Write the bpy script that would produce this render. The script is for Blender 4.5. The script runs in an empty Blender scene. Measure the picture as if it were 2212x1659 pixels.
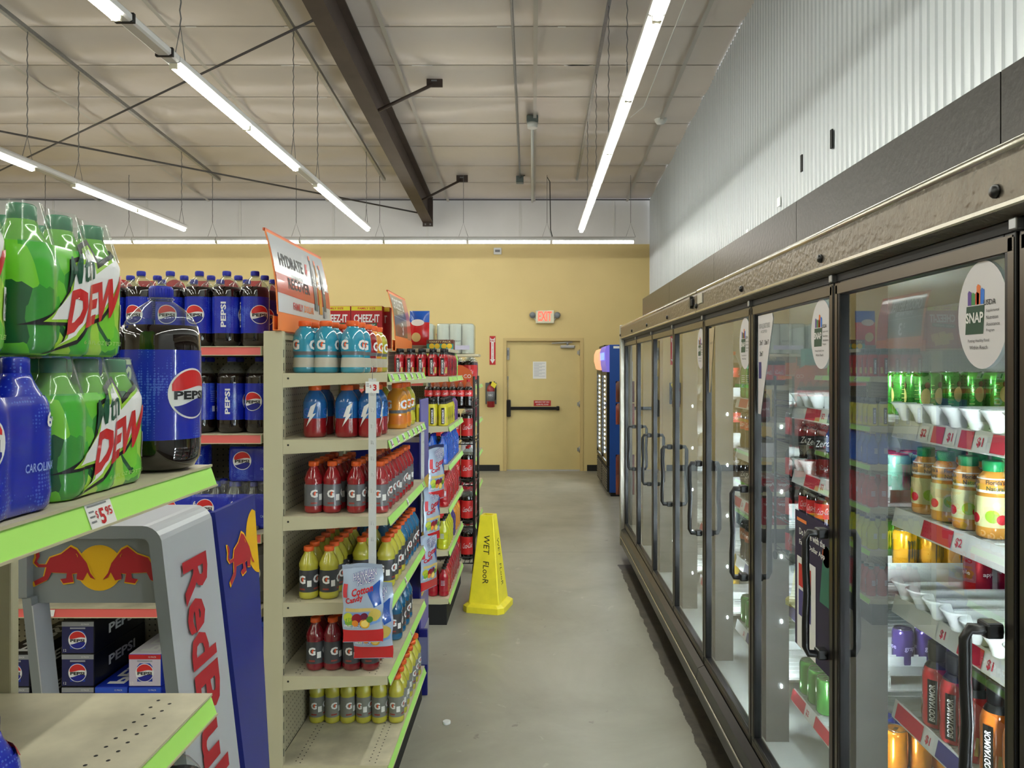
import bpy, bmesh, math, random
from mathutils import Vector, Matrix
from mathutils.geometry import tessellate_polygon
random.seed(7)
R_ = math.radians
SC = bpy.context.scene
COL = SC.collection
CH = 1.68                      # eye height
# ---------------------------------------------------------------- camera, world, exposure
cam_d = bpy.data.cameras.new('camera'); cam = bpy.data.objects.new('camera', cam_d); COL.objects.link(cam)
cam.location = (0, 0, CH); cam.rotation_euler = (R_(90), 0, 0)
cam_d.sensor_width = 36; cam_d.lens = 36*1600/2212
cam_d.shift_x = -44/2212; cam_d.shift_y = -32.5/2212
cam_d.clip_start = .02; cam_d.clip_end = 100
SC.camera = cam
w = bpy.data.worlds.new('world'); SC.world = w; w.use_nodes = True
w.node_tree.nodes['Background'].inputs[0].default_value = (.8, .85, .9, 1)
w.node_tree.nodes['Background'].inputs[1].default_value = .3
SC.view_settings.view_transform = 'Standard'; SC.view_settings.look = 'None'
SC.view_settings.gamma = 1; SC.view_settings.exposure = 1.6
SC.view_settings.use_curve_mapping = False
SC.cycles.use_light_tree = False; SC.cycles.max_bounces = 7; SC.cycles.diffuse_bounces = 3; SC.cycles.glossy_bounces = 4
SC.cycles.transmission_bounces = 4; SC.cycles.transparent_max_bounces = 20
SC.cycles.sample_clamp_indirect = 4; SC.cycles.caustics_reflective = False; SC.cycles.caustics_refractive = False
TUBE_E, LED_E = 17.0, 75.0     # strengths of the ceiling tubes and of the cooler LEDs

# ---------------------------------------------------------------- materials
MATS = {}
def lin(c):
    return tuple(((x/255)/12.92 if x/255 <= .04045 else ((x/255+.055)/1.055)**2.4) for x in c) + (1,)
def mat(name, rgb, rough=.5, metal=0., coat=0., emit=0., bump=0., bscale=40., noise=0., nscale=6., spec=.5, tr=0.):
    if name in MATS: return MATS[name]
    m = bpy.data.materials.new(name); m.use_nodes = True; nt = m.node_tree
    b = nt.nodes['Principled BSDF']; c = lin(rgb)
    b.inputs['Base Color'].default_value = c
    b.inputs['Roughness'].default_value = rough; b.inputs['Metallic'].default_value = metal
    b.inputs['Coat Weight'].default_value = coat; b.inputs['Coat Roughness'].default_value = .06
    b.inputs['Specular IOR Level'].default_value = spec
    if emit:
        b.inputs['Emission Color'].default_value = c; b.inputs['Emission Strength'].default_value = emit
    if noise or bump:
        tc = nt.nodes.new('ShaderNodeTexCoord')
        n = nt.nodes.new('ShaderNodeTexNoise'); n.inputs['Scale'].default_value = nscale; n.inputs['Detail'].default_value = 5
        nt.links.new(tc.outputs['Object'], n.inputs['Vector'])
        if noise:
            r = nt.nodes.new('ShaderNodeMapRange'); r.inputs[1].default_value = .3; r.inputs[2].default_value = .7
            r.inputs[3].default_value = 1-noise; r.inputs[4].default_value = 1+noise
            nt.links.new(n.outputs['Fac'], r.inputs[0])
            mx = nt.nodes.new('ShaderNodeMix'); mx.data_type = 'RGBA'; mx.blend_type = 'MULTIPLY'; mx.inputs[0].default_value = 1
            mx.inputs[6].default_value = c; nt.links.new(r.outputs[0], mx.inputs[7]); nt.links.new(mx.outputs[2], b.inputs['Base Color'])
        if bump:
            n2 = nt.nodes.new('ShaderNodeTexNoise'); n2.inputs['Scale'].default_value = bscale
            nt.links.new(tc.outputs['Object'], n2.inputs['Vector'])
            bp = nt.nodes.new('ShaderNodeBump'); bp.inputs['Strength'].default_value = bump; bp.inputs['Distance'].default_value = .01
            nt.links.new(n2.outputs['Fac'], bp.inputs['Height']); nt.links.new(bp.outputs[0], b.inputs['Normal'])
    MATS[name] = m
    return m
def clear(name, tint=(255, 255, 255), ior=1.5, rough=0., haze=0., panes=1):
    """thin clear plastic or glass: straight-through transparency plus a Fresnel reflection"""
    if name in MATS: return MATS[name]
    m = bpy.data.materials.new(name); m.use_nodes = True; nt = m.node_tree; nt.nodes.clear()
    out = nt.nodes.new('ShaderNodeOutputMaterial'); mx = nt.nodes.new('ShaderNodeMixShader')
    tr = nt.nodes.new('ShaderNodeBsdfTransparent'); tr.inputs[0].default_value = lin(tint)
    gl = nt.nodes.new('ShaderNodeBsdfGlossy'); gl.inputs['Roughness'].default_value = rough
    fr = nt.nodes.new('ShaderNodeFresnel'); geo = nt.nodes.new('ShaderNodeNewGeometry')
    mr = nt.nodes.new('ShaderNodeMapRange'); mr.inputs[3].default_value = ior; mr.inputs[4].default_value = 1/ior
    nt.links.new(geo.outputs['Backfacing'], mr.inputs[0]); nt.links.new(mr.outputs[0], fr.inputs['IOR'])
    fo = fr.outputs[0]
    if panes > 1:                # several parallel surfaces: R = nF / (1 + (n-1)F)
        fo = mth(nt, 'DIVIDE', mth(nt, 'MULTIPLY', fo, panes), mth(nt, 'ADD', mth(nt, 'MULTIPLY', fo, panes-1), 1.))
    nt.links.new(fo, mx.inputs[0]); nt.links.new(gl.outputs[0], mx.inputs[2])
    if haze:
        df = nt.nodes.new('ShaderNodeBsdfDiffuse'); df.inputs[0].default_value = (.8, .8, .8, 1)
        m2 = nt.nodes.new('ShaderNodeMixShader'); m2.inputs[0].default_value = haze
        nt.links.new(tr.outputs[0], m2.inputs[1]); nt.links.new(df.outputs[0], m2.inputs[2]); nt.links.new(m2.outputs[0], mx.inputs[1])
    else: nt.links.new(tr.outputs[0], mx.inputs[1])
    nt.links.new(mx.outputs[0], out.inputs[0]); MATS[name] = m
    return m
def N(nt, t, **kw):
    n = nt.nodes.new(t)
    for k, v in kw.items(): setattr(n, k, v)
    return n
def mth(nt, op, a, b=None):
    n = nt.nodes.new('ShaderNodeMath'); n.operation = op
    for i, x in enumerate((a, b)):
        if x is None: continue
        if isinstance(x, (int, float)): n.inputs[i].default_value = x
        else: nt.links.new(x, n.inputs[i])
    return n.outputs[0]
def peg_mat(name, rgb, ax='Y', ay='Z', pitch=.0254, rad=.14, hole=(45, 42, 32), zpitch=None):
    m = mat(name, rgb, .5); nt = m.node_tree; b = nt.nodes['Principled BSDF']
    tc = N(nt, 'ShaderNodeTexCoord'); s = N(nt, 'ShaderNodeSeparateXYZ'); nt.links.new(tc.outputs['Object'], s.inputs[0])
    def cell(o, p): return mth(nt, 'SUBTRACT', mth(nt, 'FRACT', mth(nt, 'DIVIDE', mth(nt, 'ADD', o, 50.), p)), .5)
    a = cell(s.outputs[ax], pitch); c = cell(s.outputs[ay], zpitch or pitch)
    d = mth(nt, 'SQRT', mth(nt, 'ADD', mth(nt, 'MULTIPLY', a, a), mth(nt, 'MULTIPLY', c, c)))
    f = mth(nt, 'LESS_THAN', d, rad)
    mx = N(nt, 'ShaderNodeMix', data_type='RGBA'); nt.links.new(f, mx.inputs[0]); mx.inputs[6].default_value = lin(rgb); mx.inputs[7].default_value = lin(hole)
    nt.links.new(mx.outputs[2], b.inputs['Base Color'])
    return m
def dots_mat(name, base, dot, pitch, rough=.25, coat=.6):
    m = mat(name, base, rough, coat=coat); nt = m.node_tree; b = nt.nodes['Principled BSDF']
    tc = N(nt, 'ShaderNodeTexCoord'); v = N(nt, 'ShaderNodeTexVoronoi'); v.inputs['Scale'].default_value = 1/pitch; v.inputs['Randomness'].default_value = .25
    n = N(nt, 'ShaderNodeTexNoise'); n.inputs['Scale'].default_value = 14
    nt.links.new(tc.outputs['Object'], v.inputs['Vector']); nt.links.new(tc.outputs['Object'], n.inputs['Vector'])
    th = mth(nt, 'MULTIPLY', mth(nt, 'SUBTRACT', n.outputs['Fac'], .38), 1.9)
    f = mth(nt, 'LESS_THAN', v.outputs['Distance'], th)
    mx = N(nt, 'ShaderNodeMix', data_type='RGBA'); nt.links.new(mth(nt, 'MULTIPLY', f, .55), mx.inputs[0]); mx.inputs[6].default_value = lin(base); mx.inputs[7].default_value = lin(dot)
    nt.links.new(mx.outputs[2], b.inputs['Base Color'])
    return m
def shard_mat(name, cols, scale, rough=.2, coat=.8):
    m = mat(name, cols[0], rough, coat=coat); nt = m.node_tree; b = nt.nodes['Principled BSDF']
    tc = N(nt, 'ShaderNodeTexCoord'); v = N(nt, 'ShaderNodeTexVoronoi', distance='MANHATTAN'); v.inputs['Scale'].default_value = scale
    mp = N(nt, 'ShaderNodeMapping'); mp.inputs['Rotation'].default_value = (.5, .3, .4); mp.inputs['Scale'].default_value = (1, 1.5, .8); mp.inputs['Location'].default_value = (.31, .12, .2)
    nt.links.new(tc.outputs['Object'], mp.inputs[0]); nt.links.new(mp.outputs[0], v.inputs['Vector'])
    s = N(nt, 'ShaderNodeSeparateColor'); nt.links.new(v.outputs['Color'], s.inputs[0])
    r = N(nt, 'ShaderNodeValToRGB'); r.color_ramp.interpolation = 'CONSTANT'
    e = r.color_ramp.elements; e[0].color = lin(cols[0]); e[0].position = 0; e[1].color = lin(cols[1]); e[1].position = .35
    for i, c in enumerate(cols[2:]):
        k = e.new(.35+.68*(i+1)/(len(cols)-1)); k.color = lin(c)
    nt.links.new(s.outputs[0], r.inputs[0]); nt.links.new(r.outputs[0], b.inputs['Base Color'])
    return m

# ---------------------------------------------------------------- mesh builder
_txt = {}
def text2d(s, bold=.0, space=1.):
    k = (s, bold, space)
    if k not in _txt:
        cu = bpy.data.curves.new('t', 'FONT'); cu.body = s; cu.size = 1; cu.offset = bold; cu.space_character = space; cu.resolution_u = 2
        o = bpy.data.objects.new('t', cu); COL.objects.link(o)
        dg = bpy.context.evaluated_depsgraph_get(); me = o.evaluated_get(dg).to_mesh()
        vs = [(v.co.x, v.co.y) for v in me.vertices]; fs = [tuple(p.vertices) for p in me.polygons]
        o.evaluated_get(dg).to_mesh_clear(); bpy.data.objects.remove(o); bpy.data.curves.remove(cu)
        x0 = min(v[0] for v in vs); x1 = max(v[0] for v in vs); y0 = min(v[1] for v in vs); y1 = max(v[1] for v in vs)
        _txt[k] = ([((x-x0)/(y1-y0), (y-y0)/(y1-y0)) for x, y in vs], fs, (x1-x0)/(y1-y0))
    return _txt[k]
def slice2d(vs, fs, step):
    bm = bmesh.new(); bv = [bm.verts.new((x, y, 0)) for x, y in vs]
    for f in fs:
        try: bm.faces.new([bv[i] for i in f])
        except ValueError: pass
    for ax in (0, 1):
        lo = min(v[ax] for v in vs); hi = max(v[ax] for v in vs); k = lo+step
        while k < hi:
            co = [0, 0, 0]; co[ax] = k; no = [0, 0, 0]; no[ax] = 1
            bmesh.ops.bisect_plane(bm, geom=bm.verts[:]+bm.edges[:]+bm.faces[:], plane_co=co, plane_no=no); k += step
    bm.verts.index_update(); r = [(v.co.x, v.co.y) for v in bm.verts], [tuple(v.index for v in f.verts) for f in bm.faces]
    bm.free(); return r
def circ(cx, cy, r, n=32, a0=0, a1=360, ry=None):
    return [(cx+r*math.cos(R_(a0+(a1-a0)*i/(n if a1-a0 == 360 else n-1))), cy+(ry or r)*math.sin(R_(a0+(a1-a0)*i/(n if a1-a0 == 360 else n-1)))) for i in range(n)]
class MB:
    def __init__(s): s.v = []; s.f = []; s.m = []; s.sm = []; s.mats = []
    def mi(s, m):
        if m not in s.mats: s.mats.append(m)
        return s.mats.index(m)
    def add(s, vs, fs, m, smooth=False):
        o = len(s.v); s.v += [tuple(v) for v in vs]; k = s.mi(m)
        for f in fs: s.f.append(tuple(i+o for i in f)); s.m.append(k); s.sm.append(smooth)
        return s
    def box(s, x0, y0, z0, x1, y1, z1, m):
        return s.add([(x0, y0, z0), (x1, y0, z0), (x1, y1, z0), (x0, y1, z0), (x0, y0, z1), (x1, y0, z1), (x1, y1, z1), (x0, y1, z1)],
              [(0, 3, 2, 1), (4, 5, 6, 7), (0, 1, 5, 4), (1, 2, 6, 5), (2, 3, 7, 6), (3, 0, 4, 7)], m)
    def rbox(s, x0, y0, z0, x1, y1, z1, m, r=.004, seg=2):
        bm = bmesh.new(); bmesh.ops.create_cube(bm, size=1)
        for v in bm.verts: v.co = ((x0+x1)/2+v.co.x*(x1-x0), (y0+y1)/2+v.co.y*(y1-y0), (z0+z1)/2+v.co.z*(z1-z0))
        bmesh.ops.bevel(bm, geom=bm.edges[:], offset=r, segments=seg, affect='EDGES', profile=.5)
        bm.verts.index_update(); s.add([v.co[:] for v in bm.verts], [tuple(v.index for v in f.verts) for f in bm.faces], m); bm.free(); return s
    def prism(s, pts, ax, a, b, m, smooth=False):
        """closed polygon pts extruded along axis ax from a to b; pts are the other two axes in order"""
        def P(p, t): return {'x': (t, p[0], p[1]), 'y': (p[0], t, p[1]), 'z': (p[0], p[1], t)}[ax]
        n = len(pts); vs = [P(p, a) for p in pts]+[P(p, b) for p in pts]
        fs = [(i, (i+1) % n, n+(i+1) % n, n+i) for i in range(n)]; s.add(vs, fs, m, smooth)
        tri = [tuple(t) for t in tessellate_polygon([[Vector((p[0], p[1], 0)) for p in pts]])]
        s.add(vs[:n], tri, m); s.add(vs[n:], [t[::-1] for t in tri], m); return s
    def lathe(s, prof, m, seg=20, c=(0, 0, 0), ax='z', smooth=True, petal=0.):
        """prof [(r, h[, mat])]: the optional mat is used from that ring on"""
        ms = [p[2] if len(p) > 2 else None for p in prof]; cur = m; n = seg
        def P(r, h, i):
            a = 2*math.pi*i/n
            p = (r*math.cos(a), r*math.sin(a), h)
            if ax == 'x': p = (h, r*math.cos(a), r*math.sin(a))
            if ax == 'y': p = (r*math.cos(a), h, r*math.sin(a))
            return (p[0]+c[0], p[1]+c[1], p[2]+c[2])
        o = len(s.v)
        for p in prof: s.v += [P(p[0], p[1], i) for i in range(n)]
        for j in range(len(prof)-1):
            if ms[j]: cur = ms[j]
            k = s.mi(cur)
            for i in range(n):
                s.f.append((o+j*n+i, o+j*n+(i+1) % n, o+(j+1)*n+(i+1) % n, o+(j+1)*n+i)); s.m.append(k); s.sm.append(smooth)
        for j, rev in ((0, True), (len(prof)-1, False)):
            if prof[j][0] > 1e-5:
                f = tuple(o+j*n+i for i in range(n)); s.f.append(f[::-1] if rev else f); s.m.append(s.mi(ms[0] or m) if rev else s.mi(cur)); s.sm.append(False)
        return s
    def tube(s, pts, r, m, seg=6, closed=False):
        pts = [Vector(p) for p in pts]; n = len(pts); o = len(s.v); k = s.mi(m); up = None
        for i, p in enumerate(pts):
            a = pts[i-1] if (i > 0 or closed) else p; b = pts[(i+1) % n] if (i < n-1 or closed) else p
            d = (b-a).normalized()
            if up is None: up = d.orthogonal().normalized()
            up = (up-d*up.dot(d)).normalized(); q = d.cross(up)
            for j in range(seg):
                t = 2*math.pi*j/seg; s.v.append(tuple(p+up*math.cos(t)*r+q*math.sin(t)*r))
        for i in range(n if closed else n-1):
            for j in range(seg):
                a = o+i*seg; b = o+((i+1) % n)*seg
                s.f.append((a+j, a+(j+1) % seg, b+(j+1) % seg, b+j)); s.m.append(k); s.sm.append(True)
        if not closed:
            for a, rv in ((o, 1), (o+(n-1)*seg, 0)):
                f = tuple(a+j for j in range(seg)); s.f.append(f[::-1] if rv else f); s.m.append(k); s.sm.append(False)
        return s
    def flat(s, vs, fs, mp, m, step=0):
        if step: vs, fs = slice2d(vs, fs, step)
        return s.add([mp(x, y) for x, y in vs], fs, m)
    def poly(s, pts, mp, m, step=0):
        fs = [tuple(t) for t in tessellate_polygon([[Vector((p[0], p[1], 0)) for p in pts]])]
        return s.flat(pts, fs, mp, m, step)
    def text(s, t, x, y, h, mp, m, align='c', bold=0., w=None, step=0, rot=0, space=1., slant=0., slope=0.):
        vs, fs, ww = text2d(t, bold, space); sx = h if w is None else w/ww
        ox = {'c': -ww*sx/2, 'l': 0, 'r': -ww*sx}[align]; ca, sa = math.cos(R_(rot)), math.sin(R_(rot)); out = []
        for a, b in vs:
            X = a*sx+ox+slant*b*h; Y = b*h-h/2+slope*X; out.append((x+X*ca-Y*sa, y+X*sa+Y*ca))
        return s.flat(out, fs, mp, m, step)
    def build(s, name, parent=None, loc=None, label=None, cat=None, group=None, kind=None, rotz=0):
        me = bpy.data.meshes.new(name); me.from_pydata(s.v, [], s.f)
        for m in s.mats: me.materials.append(m)
        me.polygons.foreach_set('material_index', s.m); me.polygons.foreach_set('use_smooth', s.sm); me.update()
        o = bpy.data.objects.new(name, me); COL.objects.link(o)
        if parent: o.parent = parent
        if loc: o.location = loc
        o.rotation_euler.z = rotz
        return tag(o, label, cat, group, kind)
def tag(o, label=None, cat=None, group=None, kind=None):
    for k, v in (('label', label), ('category', cat), ('group', group), ('kind', kind)):
        if v: o[k] = v
    return o
def thing(name, label, cat, loc=(0, 0, 0), rotz=0, group=None):
    o = bpy.data.objects.new(name, None); COL.objects.link(o); o.location = loc; o.rotation_euler = (0, 0, rotz); o.empty_display_size = .05
    return tag(o, label, cat, group)
KIDS = {}
def kids(o):
    if o.name not in KIDS: KIDS[o.name] = [c for c in o.children]
    return KIDS[o.name]
def dup(root, loc, rotz=0, label=None, group=None):
    r = root.copy(); COL.objects.link(r); r.location = loc; r.rotation_euler = (0, 0, rotz)
    if label: r['label'] = label
    if group: r['group'] = group
    for ch in kids(root):
        c = ch.copy(); COL.objects.link(c); c.parent = r
        for g in kids(ch):
            d = g.copy(); COL.objects.link(d); d.parent = c
    return r
class Proto:
    """builds one of a kind, then copies it; the first place takes the original itself"""
    def __init__(s, fn): s.fn = fn; s.o = None
    def place(s, loc, rotz, label, group):
        if s.o is None:
            s.o = s.fn(); o = s.o; o.location = loc; o.rotation_euler = (0, 0, rotz); o['label'] = label; o['group'] = group
            return o
        return dup(s.o, loc, rotz, label, group)
ORD = 'zeroth first second third fourth fifth sixth seventh eighth ninth tenth eleventh twelfth thirteenth fourteenth fifteenth sixteenth'.split()
def XZ(x0, y, z0, sx=1):        # plane facing the camera (-Y)
    return lambda u, v: (x0+u*sx, y, z0+v)
def YZ(x, y0, z0):              # plane facing +X, u runs towards +Y
    return lambda u, v: (x, y0+u, z0+v)
def CYL(R, z0=0, th0=-90, off=.0006):
    return lambda u, v: ((R+off)*math.cos(R_(th0)+u/R), (R+off)*math.sin(R_(th0)+u/R), z0+v)

# common materials
CREAM = mat('beige shelf paint', (196, 190, 158), .45, noise=.04, nscale=3)
CREAM2 = mat('worn shelf deck', (200, 192, 166), .5, noise=.24, nscale=8)
BLACK = mat('black plastic', (14, 14, 15), .35)
BLACKM = mat('matte black', (12, 12, 13), .7)
WHITE = mat('white paper', (235, 235, 232), .6)
GREEN = mat('lime price strip', (184, 244, 118), .35)
REDP = mat('red print', (196, 34, 40), .4)
REDSTRIP = mat('salmon red strip', (214, 84, 76), .35)
GREYP = mat('grey print', (120, 122, 126), .5)
DKPRINT = mat('dark print', (38, 38, 42), .5)
ORANGE = mat('orange card', (238, 132, 66), .5)
CAPO = mat('orange cap', (235, 98, 34), .4)
WHITEPL = mat('white plastic', (228, 230, 228), .3)
STEEL = mat('galvanised steel', (150, 152, 154), .35, metal=.9, noise=.08, nscale=30)
GLASS = clear('cooler glass', (236, 242, 238), 1.5, panes=2.2)
PET = clear('clear bottle plastic', (240, 244, 242), 1.5, .02, .05)
# ================================================================ ROOM
XR, YB = 1.94, 12.2
def ceil_z(y): return 4.49+.075*(YB-y)
XL, YF = -12.0, -6.0
# floor: polished concrete with faint blotches, control joints and a strip of grime and painted-in shadow along the coolers
m = mat('polished concrete', (128, 123, 111), .3); nt = m.node_tree; b = nt.nodes['Principled BSDF']
tc = N(nt, 'ShaderNodeTexCoord'); sp = N(nt, 'ShaderNodeSeparateXYZ'); nt.links.new(tc.outputs['Object'], sp.inputs[0])
def noise(sc, det=6, rough=.6, dist=0, vec=None):
    n = N(nt, 'ShaderNodeTexNoise'); n.inputs['Scale'].default_value = sc; n.inputs['Detail'].default_value = det
    n.inputs['Roughness'].default_value = rough; n.inputs['Distortion'].default_value = dist
    nt.links.new(vec or tc.outputs['Object'], n.inputs['Vector']); return n.outputs['Fac']
def ramp(f, *st):
    r = N(nt, 'ShaderNodeValToRGB'); e = r.color_ramp.elements
    e[0].position, e[0].color = st[0][0], st[0][1]; e[1].position, e[1].color = st[-1][0], st[-1][1]
    for p, c in st[1:-1]: k = e.new(p); k.color = c
    nt.links.new(f, r.inputs[0]); return r.outputs[0]
def mixc(f, a, bb, bt='MIX'):
    x = N(nt, 'ShaderNodeMix', data_type='RGBA', blend_type=bt)
    for s_, v in ((0, f), (6, a), (7, bb)):
        if isinstance(v, (int, float)): x.inputs[s_].default_value = v
        elif isinstance(v, tuple): x.inputs[s_].default_value = v
        else: nt.links.new(v, x.inputs[s_])
    return x.outputs[2]
c0 = ramp(noise(1.1, 8, .62, .6), (.3, lin((136, 133, 119))), (.55, lin((154, 151, 137))), (.75, lin((168, 165, 150))))
c1 = mixc(ramp(noise(5, 9, .7, 1.2), (.62, (0, 0, 0, 1)), (.75, (1, 1, 1, 1))), c0, lin((184, 180, 166)))
c1 = mixc(ramp(noise(9, 4, .6), (.68, (0, 0, 0, 1)), (.72, (.5, .5, .5, 1))), c1, lin((96, 90, 80)))
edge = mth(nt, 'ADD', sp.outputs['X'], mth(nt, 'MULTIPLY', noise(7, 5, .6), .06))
grime_shade = mth(nt, 'MULTIPLY', mth(nt, 'GREATER_THAN', edge, .765), mth(nt, 'LESS_THAN', sp.outputs['Y'], 6.36))
c2 = mixc(mth(nt, 'MULTIPLY', grime_shade, .88), c1, ramp(noise(6, 6, .7, 1), (.35, lin((32, 27, 22))), (.6, lin((74, 66, 56))), (.75, lin((52, 40, 30)))))  # grime and the coolers' shadow, both mixed into the floor colour
j = None
for yy in (6.8, 2.1, 9.9):
    t = mth(nt, 'LESS_THAN', mth(nt, 'ABSOLUTE', mth(nt, 'SUBTRACT', sp.outputs['Y'], yy)), .005)
    j = t if j is None else mth(nt, 'MAXIMUM', j, t)
c3 = mixc(mth(nt, 'MULTIPLY', j, .45), c2, lin((66, 62, 54)))
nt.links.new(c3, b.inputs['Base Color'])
rr = N(nt, 'ShaderNodeMapRange'); rr.inputs[3].default_value = .22; rr.inputs[4].default_value = .5; nt.links.new(noise(3, 5), rr.inputs[0]); nt.links.new(rr.outputs[0], b.inputs['Roughness'])
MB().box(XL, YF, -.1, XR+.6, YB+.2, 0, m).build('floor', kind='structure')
# back wall: cream yellow drywall with an opening for the exit door, insulation above it
YEL = mat('cream yellow wall paint', (224, 202, 140), .55, noise=.03, nscale=1.5)
INS = mat('white vinyl insulation', (228, 228, 228), .28, bump=.25, bscale=3.5, noise=.05, nscale=1.2)
DX0, DX1, DZ = -.48, .84, 2.19          # frame opening
zt = 3.735
w = MB()
w.box(XL, YB, 0, DX0, YB+.14, zt, YEL); w.box(DX1, YB, 0, XR+.1, YB+.14, zt, YEL); w.box(DX0, YB, DZ, DX1, YB+.14, zt, YEL)
w.build('wall_back', kind='structure')
w = MB()
n = 90
for i in range(n):                       # insulation facing bellies a little between its seams
    x0 = XL+(XR-XL)*i/n; x1 = XL+(XR-XL)*(i+1)/n
    def bel(x): return YB+.10-.03*abs(math.sin((x+.2)*math.pi/1.55))
    zs = [zt-.05, 4.55]
    w.add([(x0, bel(x0), zs[0]), (x1, bel(x1), zs[0]), (x1, bel(x1), zs[1]), (x0, bel(x0), zs[1])], [(0, 1, 2, 3)], INS, True)
SEAM = mat('seam tape', (222, 222, 220), .3)
for k in range(-7, 2):
    x = k*1.55-.2+.0
    w.box(x-.018, YB+.085, zt, x+.018, YB+.095, 4.5, SEAM)
w.build('wall_back_insulation', kind='structure')
MB().box(XL, YB-.02, 4.46, XR, YB+.02, 4.475, mat('dark trim line', (90, 90, 94), .5)).build('trim_1', kind='structure')
MB().box(XL-.1, YF, 0, XL, YB, 6.2, mat('pale wall paint', (214, 208, 190), .6)).build('wall_left', kind='structure')
MB().box(XL, YF-.1, 0, XR, YF, 6.2, mat('front wall paint', (206, 196, 170), .6)).build('wall_front', kind='structure')
# right wall: white ribbed steel liner
RIB = mat('white ribbed steel', (186, 191, 195), .36, metal=.15, spec=.6)
w = MB(); y = YF; prof = []
while y < YB-.02:
    for d, xx in ((0, 0), (.040, 0), (.046, -.011), (.066, -.011), (.072, 0)): prof.append((XR+xx, min(y+d, YB)))
    y += .072
n = len(prof); z0 = 0.
vs = [(p[0], p[1], z0) for p in prof]+[(p[0], p[1], ceil_z(p[1])-.02) for p in prof]
w.add(vs, [(i, n+i, n+i+1, i+1) for i in range(n-1)], RIB)
w.box(XR+.004, YF, 0, XR+.1, YB, 4.4, RIB)
for (yy, zz, h) in ((4.75, 3.10, .12), (5.28, 3.09, .12), (3.0, 3.52, .08)):
    w.box(XR-.02, yy, zz, XR-.010, yy+.03, zz+h, BLACKM)
w.build('wall_right', kind='structure')
# scraps of tape and pencil marks left on the liner
for i, (yy, zz) in enumerate(((6.6, 2.86), (5.75, 2.95))):
    MB().box(XR-.018, yy, zz, XR-.0115, yy+.07, zz+.07, WHITEPL).build('tape_scrap', label=('larger' if i == 0 else 'smaller')+' scrap of white tape stuck on the ribbed wall above the coolers', cat='tape')
# ceiling: insulation pillows between purlin seams
CEI = mat('ceiling insulation', (214, 205, 199), .27, bump=.8, bscale=2.6, noise=.05, nscale=.8)
seams = [12.2]; y = 11.4
while y > YF-.5: seams.append(y); y -= .745
w = MB(); gx = [XL+i*(XR-XL)/70 for i in range(71)]; gy = []
for a, b_ in zip(seams[:-1], seams[1:]):
    for k in range(8): gy.append((a+(b_-a)*k/8, k/8))
gy.append((seams[-1], 0))
rs = random.Random(3); amp = {}
def sag(x, y, t):
    return -.062*math.sin(math.pi*t)**.8*(.55+.45*math.sin(x*1.9+y*2.3)*math.cos(y*1.1+x*.5))
vs = [(x, yy, ceil_z(yy)+sag(x, yy, t)) for yy, t in gy for x in gx]; nx = len(gx)
w.add(vs, [(j*nx+i, (j+1)*nx+i, (j+1)*nx+i+1, j*nx+i+1) for j in range(len(gy)-1) for i in range(nx-1)], CEI, True)
SL = mat('ceiling seam shadow line', (118, 112, 104), .5)
for s_ in seams[1:]: w.add([(XL, s_-.006, ceil_z(s_)-.003), (XR, s_-.006, ceil_z(s_)-.003), (XR, s_+.006, ceil_z(s_)-.003), (XL, s_+.006, ceil_z(s_)-.003)], [(0, 1, 2, 3)], SL)
TAPE = mat('bright seam tape', (226, 226, 226), .25)
for x in (-8.9, -7.1, -5.3, -3.35, -1.38, .03, 1.55):
    for yy, yz in ((YF, 12.15),):
        w.add([(x-.02, yy, ceil_z(yy)-.064), (x+.02, yy, ceil_z(yy)-.064), (x+.02, yz, ceil_z(yz)-.064), (x-.02, yz, ceil_z(yz)-.064)], [(0, 1, 2, 3)], mat('long seam tape', (178, 174, 168), .3))
for i in range(26):
    x = rs.uniform(-7, 1); s_ = rs.choice(seams[3:9]); L = rs.uniform(.05, .28)
    w.add([(x, s_-.012, ceil_z(s_)-.006), (x+L, s_-.010, ceil_z(s_)-.006), (x+L, s_+.008, ceil_z(s_)-.006), (x, s_+.010, ceil_z(s_)-.006)], [(0, 1, 2, 3)], TAPE)
w.build('ceiling', kind='structure')
w = MB(); w.box(XL, YF, 6.3, XR+.2, YB+.3, 6.4, CEI); w.build('roof', kind='structure')
# baseboards
BB = mat('black vinyl baseboard', (28, 28, 28), .45)
MB().box(XL, YB-.012, 0, DX0-.06, YB, .1, BB).build('baseboard_back', kind='structure')
MB().box(DX1+.06, YB-.012, 0, XR, YB, .1, BB).build('baseboard_corner', kind='structure')
# ---------------------------------------------------------------- exit door
DPA = mat('cream door paint', (218, 198, 138), .4, noise=.035, nscale=4); DFR = mat('door frame paint', (208, 184, 126), .42)
d = MB()
for x0, x1 in ((DX0-.0, DX0+.055), (DX1-.055, DX1)): d.rbox(x0, YB-.012, 0, x1, YB+.13, DZ, DFR, .004)
d.rbox(DX0+.052, YB-.011, DZ-.05, DX1-.052, YB+.129, DZ-.0005, DFR, .004)
door = d.build('door_1', kind='structure')
LX0, LX1 = DX0+.055, DX1-.055; LY = YB+.05
leaf = MB().box(LX0, LY, .015, LX1, LY+.045, DZ-.05, DPA)
leaf.box(LX0, LY-.002, .004, LX1, LY, .018, mat('door sweep', (190, 186, 176), .5))
lf = leaf.build('door_leaf', door)
BRZ = mat('bronze hardware', (38, 34, 32), .35, metal=.6); ALU = mat('aluminium', (170, 170, 168), .35, metal=.8)
p = MB(); zb = 1.68-(882-797)*YB/1600
p.rbox(LX0+.0, LY-.05, zb-.025, LX0+.86, LY-.02, zb+.025, BRZ, .008)
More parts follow.
